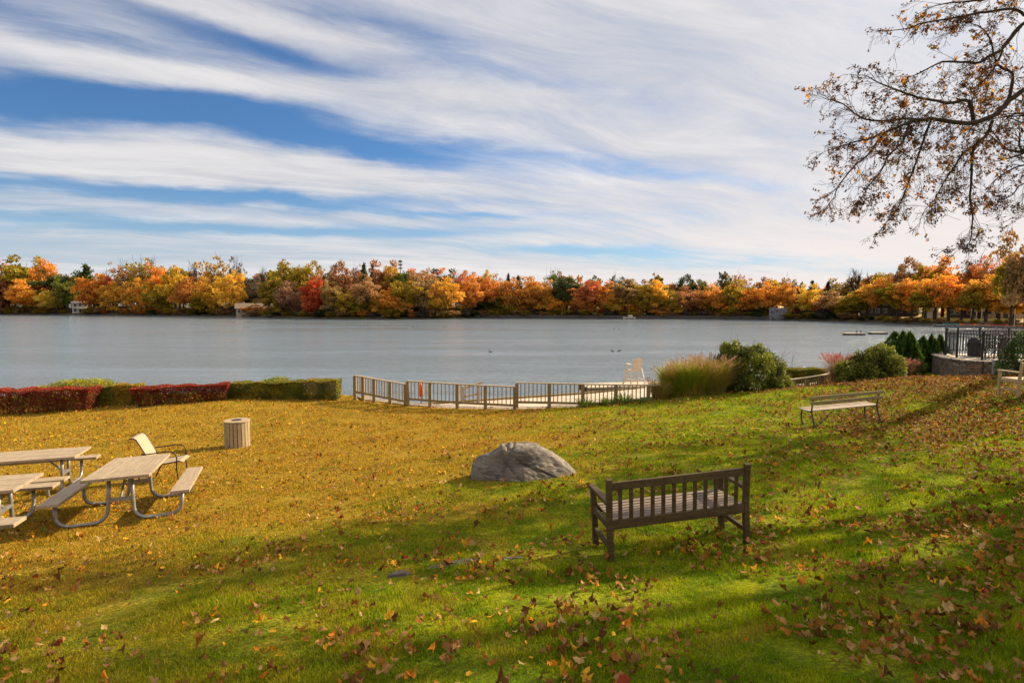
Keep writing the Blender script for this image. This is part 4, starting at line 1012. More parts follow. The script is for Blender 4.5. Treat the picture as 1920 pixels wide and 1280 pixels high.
# ------------------------------------------------------------------ furniture
def garden_bench(loc, M, L, mat, seatmat, label):
    e = empty('garden_bench', loc, label, 'bench', M=M); h = L / 2
    for s_ in (-1, 1):
        mb = MB(); x = s_ * h
        mb.beam((x, -.27, -.04), (x, -.27, .46), .065, .06, up=(0, 1, 0)); mb.beam((x, -.27, .455), (x, -.325, .91), .0648, .056, up=(0, 1, 0))
        mb.build('leg', mat, e, bevel=.006)
        MB().beam((x, .29, -.04), (x, .29, .615), .065, .06, up=(0, 1, 0)).build('leg', mat, e, bevel=.006)
        a = MB(); a.box((x, .02, .637), (.075, .66, .04)); a.tube([(x - .037, .345, .63), (x + .037, .345, .63)], .026, 10); a.build('armrest', mat, e, bevel=.01)
        MB().box((x, .01, .155), (.038, .52, .05)).build('stretcher', mat, e, bevel=.004)
        MB().box((x, .01, .385), (.04, .52, .075)).build('seat_rail', mat, e, bevel=.004)
    MB().beam((-h + .033, -.313, .825), (h - .033, -.313, .825), .034, .085).build('top_rail', mat, e, bevel=.006)
    MB().box((0, -.275, .405), (L - .066, .04, .10)).build('back_rail', mat, e, bevel=.005)
    MB().box((0, .285, .385), (L - .066, .034, .075)).build('front_rail', mat, e, bevel=.005)
    n = max(8, round(L / .122)) - 1
    for k in range(n):
        x = -h + L * (k + 1) / (n + 1)
        MB().beam((x, -.277, .45), (x, -.312, .79), .044, .018, up=(0, 1, 0)).build('back_slat', mat, e, bevel=.003)
    st_ = MB()
    for k in range(7):
        y = -.225 + k * .078; st_.box((0, y, .437 + .0006 * ((k - 3) ** 2)), (L - .07 if 0 < k < 6 else L - .07, .062, .022))
    st_.build('seat', seatmat, e, bevel=.003)
    MB().box((0, .01, .395), (.05, .5, .05)).build('seat_support', mat, e)
    return e
RL, RR = P(1146, 1053, 6.15), P(1400, 1018, 6.42)
M = frame(RR - RL, (0, 0, 1)); L = (RR - RL).length
garden_bench((RL + RR) / 2 + M @ Vector((0, .27, 0)), M, L, M_teak, M_teakseat, 'dark weathered teak bench seen from behind in the foreground').scale = (1, 1, 1.05)
x0, y0 = PX(1917, 14.6), 14.6
p0 = Vector((x0, y0, gz(x0, y0)))
lx = Vector((.62, .78, 0)).normalized()      # runs off to the right, its left end facing us
fr2 = Vector((-.97, .12, 0)); lx2 = Vector((.12, .97, 0)); lx2 = Vector((fr2.y, -fr2.x, 0)).normalized()
lx2 = Vector((math.cos(R(5)), math.sin(R(5)), 0)); fr2 = Vector((-lx2.y, lx2.x, 0)); M2 = Matrix((lx2, fr2, Vector((0, 0, 1)))).transposed()
x0 = PX(1918, 14.9); LB = 1.5
pc = Vector((x0, 14.9, 0)) + fr2 * .27 + lx2 * (LB / 2); pc.z = gz(pc.x, pc.y)
garden_bench(pc, M2, LB, M_ltteak, M_ltteak, 'pale weathered wooden bench cut by the right edge of the picture')

# slatted bench with iron legs
a_, b_ = Vector((8.02, 15.0, gz(8.02, 15.0))), Vector((9.85, 15.15, gz(9.85, 15.15) + .06))
M = frame(b_ - a_); Lb = (b_ - a_).length
e = empty('slatted_bench', (a_ + b_) / 2, 'slatted wooden bench with curved iron legs on the sunny leafy lawn', 'bench', M=M); h = Lb / 2
for s_ in (-1, 1):
    x = s_ * h
    MB().tube([(x, -.10, -.03), (x, -.06, .12), (x, .0, .28), (x, .02, .42), (x, -.02, .58), (x, -.1, .84)], [.026, .024, .022, .022, .02, .018], 6).build('leg', M_iron, e)
    MB().tube([(x, .45, -.03), (x, .50, .1), (x, .50, .24), (x, .45, .38), (x, .47, .41)], [.026, .022, .022, .022, .02], 6).build('leg', M_iron, e)
    MB().tube([(x, -.0, .40), (x, .25, .375), (x, .49, .40)], .016, 6).build('seat_support', M_iron, e)
    MB().tube([(x, -.08, .02), (x - s_ * .06, -.1, .03), (x - s_ * .75, .2, .37)], .012, 6).build('brace', M_iron, e)
for k, (y, z) in enumerate([(-.065, .655), (-.105, .80)]): MB().beam((-h - .08, y - .028, z), (h + .08, y - .028, z), .03, .088 if k else .08).build('back_slat', M_slat, e, bevel=.006)
st_ = MB()
for k in range(5): st_.box((0, .06 + k * .104, .425 - .012 * math.sin(k * .8)), (Lb + .14, .082, .028))
st_.build('seat', M_seatsl, e, bevel=.005)

def picnic(loc, M, L, label):
    e = empty('picnic_table', loc, label, 'picnic table', M=M)
    for k in (-1, 0, 1): MB().box((0, k * .297, .735), (L, .288, .045)).build('tabletop_plank', M_plank, e, bevel=.005)
    for s_ in (-1, 1): MB().box((0, s_ * .84, .43), (L, .27, .045)).build('seat', M_plank, e, bevel=.005)
    for ex in (-1, 1):
        x = ex * (L / 2 - .32)
        for s_ in (-1, 1):
            pts = [(x, s_ * .15, .70), (x, s_ * .16, .40), (x, s_ * .17, .22)]
            for a in range(1, 6): t_ = a / 6 * math.pi / 2; pts.append((x, s_ * (.17 + .19 * (1 - math.cos(t_))), .22 - .19 * math.sin(t_)))
            pts += [(x, s_ * .36, .03), (x, s_ * .62, .03)]
            for a in range(1, 7): t_ = a / 6 * math.pi / 2; pts.append((x, s_ * (.64 + .19 * math.sin(t_)), .03 + .16 * (1 - math.cos(t_))))
            pts += [(x, s_ * .84, .405)]
            MB().tube(pts, .029, 10).build('leg', M_galv, e, smooth=True)
            MB().box((x, s_ * .84, .40), (.05, .24, .018)).build('seat_bracket', M_galv, e)
        MB().box((x, 0, .36), (.04, .30, .055)).build('crossbar', M_galv, e)
        MB().box((x, 0, .704), (.045, .82, .018)).build('top_bracket', M_galv, e)
        MB().tube([(x, 0, .36), (x - ex * .38, 0, .70)], .018, 8).build('brace', M_galv, e)
    return e
def setpic(near_end, far_end, label, over=0):
    a, b = Vector(near_end), Vector(far_end); M = frame(b - a); mid = (a + b) / 2
    return picnic(mid, M, (b - a).length, label)
n_, f_ = Vector((-5.98, 8.4, 0)), Vector((-6.83, 10.35, 0))
n_.z = gz(n_.x, n_.y); f_.z = gz(f_.x, f_.y)
setpic(n_, f_, 'complete tan picnic table nearest the centre, its end facing the camera')
def side_table(px, Yd, yaw, L, label):
    a = Vector((PX(px, Yd), Yd, 0)); d = Vector((-math.cos(yaw), -math.sin(yaw), 0)); b = a + d * L
    a.z = gz(a.x, a.y); b.z = gz(b.x, b.y)
    a, b = b, a
    setpic(a, b, label)
side_table(144, 11.5, R(19), 2.4, 'tan picnic table farthest from the camera at the left edge')
side_table(38, 8.45, R(17), 2.4, 'tan picnic table in the middle at the left edge, beside the complete one')
side_table(-75, 5.75, R(15), 2.4, 'tan picnic table at the lower left edge, mostly out of the picture')

# sling chair
cx_, cy_ = PX(300, 12.0), 12.0
e = empty('patio_chair', (cx_, cy_, gz(cx_, cy_)), 'bronze patio chair with beige sling seat behind the complete picnic table', 'chair', rz=R(14))
e.scale = (1, 1, 1)
def ribbon(pts, wd, mat, name, e, th=.012):
    mb = MB(); b0 = 0
    for (x, z) in pts:
        for s_ in (-1, 1):
            for q in (0, -th): mb.v.append(Vector((x, s_ * wd / 2, z + q)))
    for i in range(len(pts) - 1):
        a = i * 4; b = a + 4; mb.f += [[a, b, b + 2, a + 2], [a + 1, a + 3, b + 3, b + 1], [a, a + 1, b + 1, b], [a + 2, b + 2, b + 3, a + 3]]
    mb.f += [[0, 2, 3, 1]]; k = (len(pts) - 1) * 4; mb.f += [[k, k + 1, k + 3, k + 2]]
    return mb.build(name, mat, e)
bk = [(-.2, .44), (-.3, .66), (-.4, .86), (-.45, .95), (-.50, .985), (-.57, .975)]
st2 = [(.40, .43), (.34, .455), (.1, .42), (-.15, .39), (-.2, .44)]
ribbon(bk, .50, M_sling, 'backrest', e); ribbon(st2, .50, M_sling, 'seat', e)
for s_ in (-1, 1):
    y = s_ * .262
    MB().tube([(x, y, z - .006) for x, z in bk[::-1]] + [(-.2, y, .42)], .014, 8).build('back_frame', M_bronze, e, smooth=True)
    MB().tube([(x, y, z - .006) for x, z in st2], .014, 8).build('seat_frame', M_bronze, e, smooth=True)
    y2 = s_ * .31
    MB().tube([(-.34, s_ * .1, .63), (-.36, s_ * .25, .63), (-.30, y2, .64), (-.1, y2, .655), (.12, y2, .68), (.22, y2, .67), (.29, y2, .62), (.31, y2, .52), (.30, y2, .3), (.32, y2, .1), (.36, y2, -.01)], .014, 8).build('front_leg', M_bronze, e, smooth=True)
    MB().tube([(-.12, s_ * .262, .40), (-.2, s_ * .27, .2), (-.3, s_ * .28, -.01)], .016, 8).build('leg', M_bronze, e, smooth=True)
    MB().tube([(.30, y2, .42), (.30, s_ * .262, .43)], .012, 6).build('bracket', M_bronze, e)
# litter bin
bx_, by_ = PX(438, 16.6), 16.6
e = empty('litter_bin', (bx_, by_, gz(bx_, by_)), 'round litter bin clad in tan wooden slats alone on the lawn', 'bin')
e.scale = (1, 1, 1)
for k in range(20):
    a = k * 2 * math.pi / 20; c_, s_ = math.cos(a), math.sin(a)
    MB().box((c_ * .335, s_ * .335, .375), (.02, .088, .74), Matrix.Rotation(a, 3, 'Z')).build('slat', M_bin, e, bevel=.003)
MB().tube([(0, 0, 0), (0, 0, .72)], .318, 24).build('liner', M_black, e)
lid = MB(); lid.tube([(0, 0, .75), (0, 0, .79)], .365, 28); lid.build('lid', M_bin, e, bevel=.006)
MB().tube([(0, 0, .792), (0, 0, .80)], .14, 20).build('opening', M_black, e)

# ------------------------------------------------------------------ rocks
def rock_mat():
    m, t, b = newmat('boulder_rock')
    tc = t.new('ShaderNodeTexCoord').outputs['Object']
    n1 = t.noise(t.mapping(tc, (1, 1, 2.2), (0, R(35), 0)), 2.2, 9, .65, .8); n2 = t.noise(tc, 11, 6, .7)
    n3 = t.noise(t.mapping(tc, (.6, 1, 5), (0, R(32), 0)), 3.5, 6, .6, 1.2)
    c = t.mix(t.ss(n1, .35, .65), (.07, .057, .046), (.19, .155, .115)); c = t.mix(t.ss(n3, .55, .7), c, (.28, .235, .17))
    c = t.mix(t.m('MULTIPLY', t.ss(n2, .5, .75), .6), c, (.045, .04, .04)); c = t.mix(t.m('MULTIPLY', t.ss(n2, .38, .28), .5), c, (.22, .20, .16))
    t.put(b.inputs['Base Color'], c); b.inputs['Roughness'].default_value = .78
    t.put(b.inputs['Normal'], t.bump(t.m('ADD', n3, t.m('ADD', n1, t.m('MULTIPLY', n2, .35))), .9, .035)); return m
M_rock = rock_mat()
def rock(name, loc, prof, W, D, label, cat, seed, rz=0, sub=5, rough=.05, planes=()):
    bm_ = MB(); import bmesh
    bm = bmesh.new(); bmesh.ops.create_icosphere(bm, subdivisions=sub, radius=1)
    xs_, hs = zip(*prof)
    for v in bm.verts:
        c = v.co.copy(); u = c.x
        hgt = float(np.interp(u, xs_, hs)); zz_ = c.z
        k = math.copysign(abs(c.y) ** .9, c.y)
        fl = math.sqrt(max(0, 1 - u * u)) + 1e-4; zn = zz_ / fl if fl > .02 else 0
        zn = max(-1, min(1, zn))
        p = Vector((u * W, k * D * (1 + .15 * noise.noise(c * 1.3 + Vector((seed, 0, 0)))), (hgt * abs(zn) ** .75) if zn > 0 else -.25 * abs(zn)))
        for (nx_, ny_, nz_, dd_) in planes:
            nn = Vector((nx_, ny_, nz_)).normalized(); q = p.dot(nn) - dd_
            if q > 0: p -= nn * q * .9
        q = Vector((p.x * 1.6 + p.z * 1.2, p.y * 1.6, p.z * 3)); nv = c.normalized()
        dsp = (noise.noise(q * 1.3 + Vector((seed, 3, 0))) * 1.3 + .6 * abs(noise.noise(q * 3.1)) + .35 * noise.noise(q * 8))
        dsp += 1.1 * noise.noise(q * .55 + Vector((0, seed, 1)))
        for (ca_, cb_, cc_) in (() if sub < 5 else ((.75, .66, .02), (.5, .87, .34), (.9, -.43, -.42))):
            dd = abs(p.x * ca_ + p.z * cb_ - cc_ + .05 * noise.noise(q * 2)); dsp -= 1.3 * max(0, 1 - dd / .022)
        dsp += (.5 if sub > 4 else 0) * math.tanh((p.x * .75 + p.z * .66 - .02 + .06 * noise.noise(q)) * 14)
        p += Vector((nv.x * .5, nv.y, nv.z)) * dsp * rough
        v.co = p
    me = bpy.data.meshes.new(name); bm.to_mesh(me); bm.free(); me.polygons.foreach_set('use_smooth', [True] * len(me.polygons)); me.materials.append(M_rock)
    o = bpy.data.objects.new(name, me); C.objects.link(o); o.location = loc; o.rotation_euler.z = rz
    return tag(o, label, cat)
bxp = P(982, 885, 10.2); z = gz(bxp.x, 10.3)
rock('boulder', (bxp.x, 10.3, z - .03), [(-1, .25), (-.93, .34), (-.8, .40), (-.6, .48), (-.42, .56), (-.12, .575), (.08, .60), (.24, .57), (.5, .40), (.75, .21), (1, .03)], .99, .62,
     'large dark grey boulder lying in the middle of the lawn', 'boulder', 5, R(-4), 6, .045, ((-.35, -.9, .45, .52), (.5, -.75, .55, .50), (-.75, -.3, .6, .80)))
for (px, py, Yd, W, D, hgt, rz, lb, sd_) in [(748, 1081, 5.75, .12, .05, .035, R(22), 'small flat grey rock in the grass, lower left of the long one', 2.), (850, 1053, 6.1, .30, .055, .02, R(24), 'long low grey rock ledge showing through the grass', 8.), (958, 1040, 6.3, .13, .025, .015, R(14), 'thin sliver of grey rock right of the long ledge', 4.)]:
    x = P(px, py, Yd).x; rock('flat_rock', (x, Yd, gz(x, Yd) + .008), [(-1, .3 * hgt), (-.5, hgt), (.4, hgt * .9), (1, .2 * hgt)], W, D, lb, 'rock', sd_, rz, 4, .012)

# ------------------------------------------------------------------ grass and fallen leaves
rng = np.random.default_rng(2024)
def lawn_points(n, ymin, ymax, logy=True, marg=1.12):
    y = np.exp(rng.uniform(math.log(ymin), math.log(ymax), n)) if logy else np.sqrt(rng.uniform(ymin ** 2, ymax ** 2, n))
    x = rng.uniform(-1, 1, n) * (.92 * y * marg + .6)
    k = y < edge(x) - .05
    k &= ~((x > PX(1745, 23)) & (y > 21.9 + .0 * x) & (x > 16.8))
    return x[k], y[k]
x, y = lawn_points(N_BLADE, 2.3, 26.5)
# keep the boulder and hedges clear
k = ~(((x - bxp.x) / .93) ** 2 + ((y - 10.3) / .52) ** 2 < .75); x, y = x[k], y[k]
z = gz_np(x, y) - .004; n = len(x)
tuft = np.array([noise.noise(Vector((a * 1.3, b * 1.3, 0))) for a, b in zip(x[::1], y[::1])]) if n < 3e6 else 0
tuft += .5 * np.array([noise.noise(Vector((a * 6, b * 6, 4))) for a, b in zip(x, y)]); hgt = (.020 + .0009 * y) * rng.uniform(.4, 1.6, n) * (1 + 1.1 * tuft); wd = (.0018 + .00065 * y) * rng.uniform(.7, 1.3, n)
a = rng.uniform(0, 6.283, n); l = rng.uniform(0, 6.283, n); ln_ = hgt * rng.uniform(.1, .9, n)
dx, dy = np.cos(a) * wd, np.sin(a) * wd
V = np.empty((n, 3, 3), np.float32)
V[:, 0] = np.stack([x - dx, y - dy, z], 1); V[:, 1] = np.stack([x + dx, y + dy, z], 1); V[:, 2] = np.stack([x + np.cos(l) * ln_, y + np.sin(l) * ln_, z + hgt], 1)
o = np_mesh('grass', V.reshape(-1, 3), np.arange(3 * n).reshape(n, 3), M_blade, {'tint': ('FLOAT', np.repeat(rng.uniform(0, 1, n), 3))})
tag(o, 'short mown grass blades covering the lawn', 'grass', kind='stuff')

def leaf_template(kind, seed):
    r = np.random.default_rng(seed); K = 15 if kind == 'maple' else 10
    th = np.linspace(0, 2 * np.pi, K, endpoint=False)
    if kind == 'maple':
        rad = np.array([.28, .75, .45, .85, .5, 1.0, .5, .42][:1] * 1)
        rad = np.array([.35, .62, .55, .86, .62, .93, .68, 1.02, .68, .93, .62, .86, .55, .62, .35])[:K] * r.uniform(.85, 1.15, K)
    else: rad = np.sqrt(1 / ((np.cos(th) / 1.0) ** 2 + (np.sin(th) / .52) ** 2)) * r.uniform(.92, 1.08, K)
    inner = np.stack([np.cos(th) * rad * .5, np.sin(th) * rad * .5], 1); outer = np.stack([np.cos(th) * rad, np.sin(th) * rad], 1)
    xy = np.concatenate([[[0, 0]], inner, outer]) * .5
    rr = np.linalg.norm(xy, axis=1); c1 = r.uniform(.6, 1.9) ; ph = r.uniform(0, 6.28)
    zz_ = c1 * xy[:, 0] ** 2 * np.sign(r.uniform(-.4, 1)) + r.uniform(-1.3, 2.0) * xy[:, 1] ** 2 + .10 * rr * np.sin(3 * np.arctan2(xy[:, 1], xy[:, 0]) + ph) + r.normal(0, .04, len(xy))
    zz_[K + 1:] += r.normal(0, .09, K)
    Fc = []
    for i in range(K):
        j = (i + 1) % K
        Fc.append([0, 1 + i, 1 + j]); Fc.append([1 + i, 1 + K + i, 1 + K + j]); Fc.append([1 + i, 1 + K + j, 1 + j])
    v = np.concatenate([xy, zz_[:, None]], 1); v[:, 2] -= v[:, 2].min()
    return v, np.array(Fc)
LT = [leaf_template('maple', i) for i in range(9)] + [leaf_template('oval', 20 + i) for i in range(5)]
# pal: rgb, weight, name
PAL = [((.30, .12, .014), .20, 'russet brown'), ((.13, .055, .01), .20, 'dark brown'), ((.36, .19, .055), .24, 'tan'), ((.50, .32, .12), .10, 'pale beige'), ((.62, .22, .015), .10, 'orange'),
       ((.76, .40, .02), .09, 'yellow'), ((.30, .045, .02), .04, 'dark red'), ((.19, .24, .03), .03, 'dull green')]
def leaf_material(name, attr):
    m, t, b = newmat(name)
    if attr: c = t.new('ShaderNodeAttribute', attribute_name='leafcol').outputs['Color']
    else: c = t.new('ShaderNodeObjectInfo').outputs['Color']
    pos = t.new('ShaderNodeNewGeometry').outputs['Position']
    n = t.noise(pos, 60, 4, .6); n2 = t.noise(pos, 14, 3)
    c = t.mix(t.m('MULTIPLY', t.ss(n, .45, .75), .55), c, (.06, .03, .015))
    h = t.new('ShaderNodeHueSaturation'); t.put(h.inputs['Color'], c); t.put(h.inputs['Value'], t.m('ADD', .65, t.m('MULTIPLY', n2, .7))); c = h.outputs[0]
    t.put(b.inputs['Base Color'], c); b.inputs['Roughness'].default_value = .7; b.inputs['Specular IOR Level'].default_value = .12
    t.put(b.inputs['Normal'], t.bump(n, .4, .004))
    tr = t.new('ShaderNodeBsdfTranslucent'); t.put(tr.inputs[0], c); mx = t.new('ShaderNodeMixShader'); mx.inputs[0].default_value = .22
    t.l.new(b.outputs[0], mx.inputs[1]); t.l.new(tr.outputs[0], mx.inputs[2]); t.l.new(mx.outputs[0], t.n['Material Output'].inputs[0]); return m
M_leaf = leaf_material('fallen_leaf', True); M_leafo = leaf_material('fallen_leaf_single', False)
def heavy(x, y):                 # the drift of leaves on the right
    a = np.clip((x / y - .46) / .26, 0, 1) * np.clip((y - 8.5) / 6.5, .12, 1)
    return a
x, y = lawn_points(150000, 2.6, 26.0, logy=False)
hv = heavy(x, y)
cl = np.array([noise.noise(Vector((a * .9, b * .9, 5.))) + .6 * noise.noise(Vector((a * 3.1, b * 3.1, 9.))) for a, b in zip(x, y)])
dens = (.11 + .06 * np.clip((x + 2) / 8, 0, 1)) * np.clip(1 + 2.6 * cl, .1, 4) + 1.9 * hv ** 1.15 * np.clip(.62 + 1.1 * cl, .02, 1.2)
dens *= np.where((x > -18) & (y > 12) & (x < 2), .85, 1) * np.interp(y, [5, 10], [2.0, 1])
k = rng.uniform(0, 1, len(x)) < dens * LEAF_D
x, y, hv = x[k], y[k], hv[k]; k = ~(((x - bxp.x) / 1.0) ** 2 + ((y - 10.3) / .65) ** 2 < 1); x, y, hv = x[k], y[k], hv[k]
n = len(x); print('leaves', n)
big = rng.uniform(0, 1, n) < np.where(x > -1.5, .28, .12)
size = np.where(big, rng.uniform(.08, .13, n), rng.uniform(.045, .085, n)) * np.where(hv > .3, 1.05, 1.0)
z = gz_np(x, y) + .022 + .0006 * y + rng.uniform(0, .02, n) + hv * rng.uniform(0, .03, n)
wts = np.array([p[1] for p in PAL]); wts = wts / wts.sum()
wl_ = np.array([.20, .20, .25, .12, .11, .08, .02, .02]); wr_ = np.array([.30, .29, .25, .08, .05, .02, .008, .002])
ci = np.where(rng.uniform(0, 1, n) < np.clip((x + 3) / 5, 0, 1), rng.choice(8, n, p=wr_), rng.choice(8, n, p=wl_))
lt = np.where(big | (rng.uniform(0, 1, n) < .35), rng.integers(0, 9, n), rng.integers(9, 14, n))
ryaw = rng.uniform(0, 6.283, n); tx_, ty_ = rng.normal(0, .3, n), rng.normal(0, .3, n)
stretch = rng.uniform(.75, 1.0, n); curl = rng.uniform(.4, 1.5, n)
order = np.argsort(-(size / np.hypot(x, y)) * (np.abs(x) < .88 * y) * (y > 3.2)); singles = set(order[:300].tolist())
def rotm(i):
    return (Matrix.Rotation(tx_[i], 3, 'X') @ Matrix.Rotation(ty_[i], 3, 'Y')) @ Matrix.Rotation(ryaw[i], 3, 'Z')
lm = []
for v, fc in LT: lm.append(np_mesh('fallen_leaf', v, fc, M_leafo, None, 'mesh'))
for i in order[:300]:
    o = bpy.data.objects.new('fallen_leaf', lm[lt[i]]); C.objects.link(o)
    Mi = rotm(i).to_4x4(); Mi.translation = Vector((x[i], y[i], z[i])); o.matrix_world = Mi @ Matrix.Diagonal((size[i], size[i] * stretch[i], size[i] * curl[i], 1))
    c = np.array(PAL[ci[i]][0]) * rng.uniform(.8, 1.2); o.color = (*c, 1)
    nm = PAL[ci[i]][2]; kind = 'large' if size[i] > .088 else 'small'; shp = 'curled lobed' if lt[i] < 9 else 'oval'; sidew = 'left' if x[i] < -.3 else 'right'
    zone = 'near the bottom of the lawn' if y[i] < 4.6 else 'on the grass short of the benches'
    tag(o, f'{kind} {shp} {nm} leaf {zone}, {sidew} half', 'leaf', f'{kind} {shp} {nm} leaves {zone}, {sidew} half')
rest = np.array([i for i in range(n) if i not in singles])
Vs, Fs, Cs = [], [], []; off = 0
for ti, (v, fc) in enumerate(LT):
    idx = rest[lt[rest] == ti]
    if not len(idx): continue
    kk = len(v); s_ = size[idx][:, None]
    vx, vy, vz = v[None, :, 0] * s_, v[None, :, 1] * s_ * stretch[idx][:, None], v[None, :, 2] * s_ * curl[idx][:, None]
    ca, sa = np.cos(ryaw[idx])[:, None], np.sin(ryaw[idx])[:, None]; X1, Y1 = vx * ca - vy * sa, vx * sa + vy * ca
    cb, sb = np.cos(ty_[idx])[:, None], np.sin(ty_[idx])[:, None]; X2, Z2 = X1 * cb + vz * sb, -X1 * sb + vz * cb
    cc, s2 = np.cos(tx_[idx])[:, None], np.sin(tx_[idx])[:, None]; Y3, Z3 = Y1 * cc - Z2 * s2, Y1 * s2 + Z2 * cc
    Z3 = Z3 - np.minimum(0, Z3.min(1, keepdims=True)) * .7
    W = np.stack([X2 + x[idx][:, None], Y3 + y[idx][:, None], Z3 + z[idx][:, None]], 2)
    Vs.append(W.reshape(-1, 3)); m_ = len(idx)
    Fs.append((fc[None] + (np.arange(m_) * kk)[:, None, None] + off).reshape(-1, 3)); off += m_ * kk
    cc_ = np.array([PAL[c][0] for c in ci[idx]]) * rng.uniform(.7, 1.3, (m_, 1)) * rng.uniform(.92, 1.08, (m_, 3))
    Cs.append(np.repeat(np.concatenate([np.clip(cc_, 0, 1), np.ones((m_, 1))], 1), kk, 0))
o = np_mesh('leaf_litter', np.concatenate(Vs), np.concatenate(Fs), M_leaf, {'leafcol': ('FLOAT_COLOR', np.concatenate(Cs))})
tag(o, 'thousands of smaller brown and orange leaves scattered over the lawn, thick on the right', 'leaf litter', kind='stuff')

# ------------------------------------------------------------------ the overhanging tree at the right
rng = np.random.default_rng(99)
LS = 1.36
A0 = Vector((19.2, 14.4, gz(19.2, 14.4)))
e = empty('overhanging_tree', A0, 'nearly bare tree whose drooping limbs with dry leaves hang into the upper right', 'tree')
limbs = [
 ([(1920, 168), (1890, 191), (1871, 211), (1847, 225), (1820, 231), (1792, 230), (1769, 227), (1749, 223), (1730, 224), (1706, 229), (1683, 238), (1656, 250), (1636, 260), (1609, 266), (1582, 273), (1556, 281)], 11.0, 10.2, .052, .006),
 ([(1859, 225), (1851, 254), (1832, 270), (1826, 297), (1820, 336), (1820, 375), (1824, 410), (1820, 449), (1808, 464)], 11.0, 10.7, .03, .006),
 ([(1832, 270), (1804, 289), (1789, 316), (1769, 344), (1753, 371), (1734, 391)], 10.9, 10.4, .018, .005),
 ([(1749, 223), (1730, 266), (1714, 312), (1699, 352), (1683, 395), (1667, 414)], 10.8, 11.3, .02, .005),
 ([(1706, 229), (1691, 266), (1667, 293), (1648, 324), (1628, 352), (1613, 372)], 10.6, 10.2, .02, .005),
 ([(1656, 250), (1628, 289), (1597, 316), (1570, 352), (1566, 372)], 10.5, 10.8, .018, .005),
 ([(1920, 43), (1894, 74), (1878, 94), (1855, 105), (1839, 117), (1804, 116), (1769, 117), (1730, 135), (1699, 148)], 11.6, 11.2, .04, .007),
 ([(1920, 27), (1894, 18), (1847, 23), (1816, 29), (1777, 37), (1734, 43), (1699, 55), (1652, 59)], 12.2, 11.8, .03, .006),
 ([(1824, 228), (1816, 191), (1777, 193), (1753, 188), (1722, 182), (1683, 172), (1652, 156), (1617, 141)], 10.95, 10.6, .035, .006),
 ([(1730, 224), (1699, 223), (1652, 227), (1609, 219), (1578, 195), (1545, 186)], 10.8, 11.0, .024, .006),
 ([(1880, 94), (1862, 130), (1840, 155), (1815, 170)], 11.5, 11.2, .02, .006),
 ([(1960, 300), (1920, 310), (1890, 320), (1863, 340), (1853, 359)], 11.6, 11.4, .02, .005),
 ([(1970, 360), (1920, 345), (1895, 368), (1878, 374)], 11.6, 11.8, .015, .005),
 ([(1975, 400), (1930, 395), (1900, 402)], 11.9, 12, .012, .005),
 ([(1940, -10), (1880, -6), (1820, 4), (1770, 6), (1730, 20)], 12.4, 12.8, .03, .006),
 ([(1890, 191), (1900, 140), (1870, 120), (1850, 60), (1800, 40)], 11.1, 12.0, .03, .006),
]
tr = MB(); tw = MB(); leafp = []
# trunk and the way from the trunk to where each limb enters the picture
crown0 = A0 + Vector((-.4, .1, 6.6))
tr.tube([A0 - Vector((0, 0, .3)), A0 + Vector((0, 0, .4)), A0 + Vector((-.1, 0, 2.4)), crown0, crown0 + Vector((.3, .2, 2.5)), crown0 + Vector((.6, .5, 6))], [.72, .5, .42, .36, .24, .08], 12)
for pts, y0, y1, r0, r1 in limbs:
    n = len(pts); W = [P(px, py, LS * (y0 + (y1 - y0) * i / (n - 1))) for i, (px, py) in enumerate(pts)]; r0 *= LS * .85; r1 *= LS * .85
    W = [w_ + Vector(rng.normal(0, .012, 3)) for w_ in W]
    rr = [r0 * (1 - i / (n - 1)) ** .8 + r1 for i in range(n)]
    WW, R2 = [], []
    for i in range(n - 1):
        p_0, p_1, p_2, p_3 = W[max(0, i - 1)], W[i], W[i + 1], W[min(n - 1, i + 2)]
        for s_ in (0, .33, .66):
            WW.append(.5 * (2 * p_1 + (p_2 - p_0) * s_ + (2 * p_0 - 5 * p_1 + 4 * p_2 - p_3) * s_ ** 2 + (3 * p_1 - p_0 - 3 * p_2 + p_3) * s_ ** 3) + Vector(rng.normal(0, .008, 3))); R2.append((rr[i] * (1 - s_) + rr[i + 1] * s_) * rng.uniform(.93, 1.07))
    W, rr = WW + [W[-1]], R2 + [rr[-1]]
    if pts[0][0] >= 1920:
        s0 = crown0 + Vector((0, 0, rng.uniform(-.3, 1.6))); mid = (s0 + W[0]) / 2 + Vector((0, 0, .3))
        W = [s0, mid] + W; rr = [r0 * 2.0 + .03, r0 * 1.5 + .015] + rr
    tr.tube(W, rr, 8)
    seg = W[2:] if pts[0][0] >= 1920 else W
    tot = sum((b - a).length for a, b in zip(seg, seg[1:]))
    nt = int(tot * TWIG_D / LS * (.6 if pts[0][0] >= 1920 and pts[0][1] != 168 else 1))
    for k in range(nt):
        f = (k + rng.uniform()) / nt * (len(seg) - 1); i = min(int(f), len(seg) - 2); q = seg[i].lerp(seg[i + 1], f - i); d = (seg[i + 1] - seg[i]).normalized()
        side = Vector((rng.normal() * .4 - .15, rng.normal() * .5, rng.normal() * .9 - .15)); nd = (d * .8 + side * .8).normalized()
        tips = []
        grow(tw, q, nd, rng.uniform(.4, 1.0) * (1 - .45 * f / (len(seg) - 1)), .009, 2, rng, tips, 3, 3, (3, 3), .10, .65, .0, .0038)
        for (tp, td) in tips: leafp += [(tp, td), (tp - td * rng.uniform(.03, .12), td)]
tr.build('trunk', M_bark, e, org=A0, smooth=True)
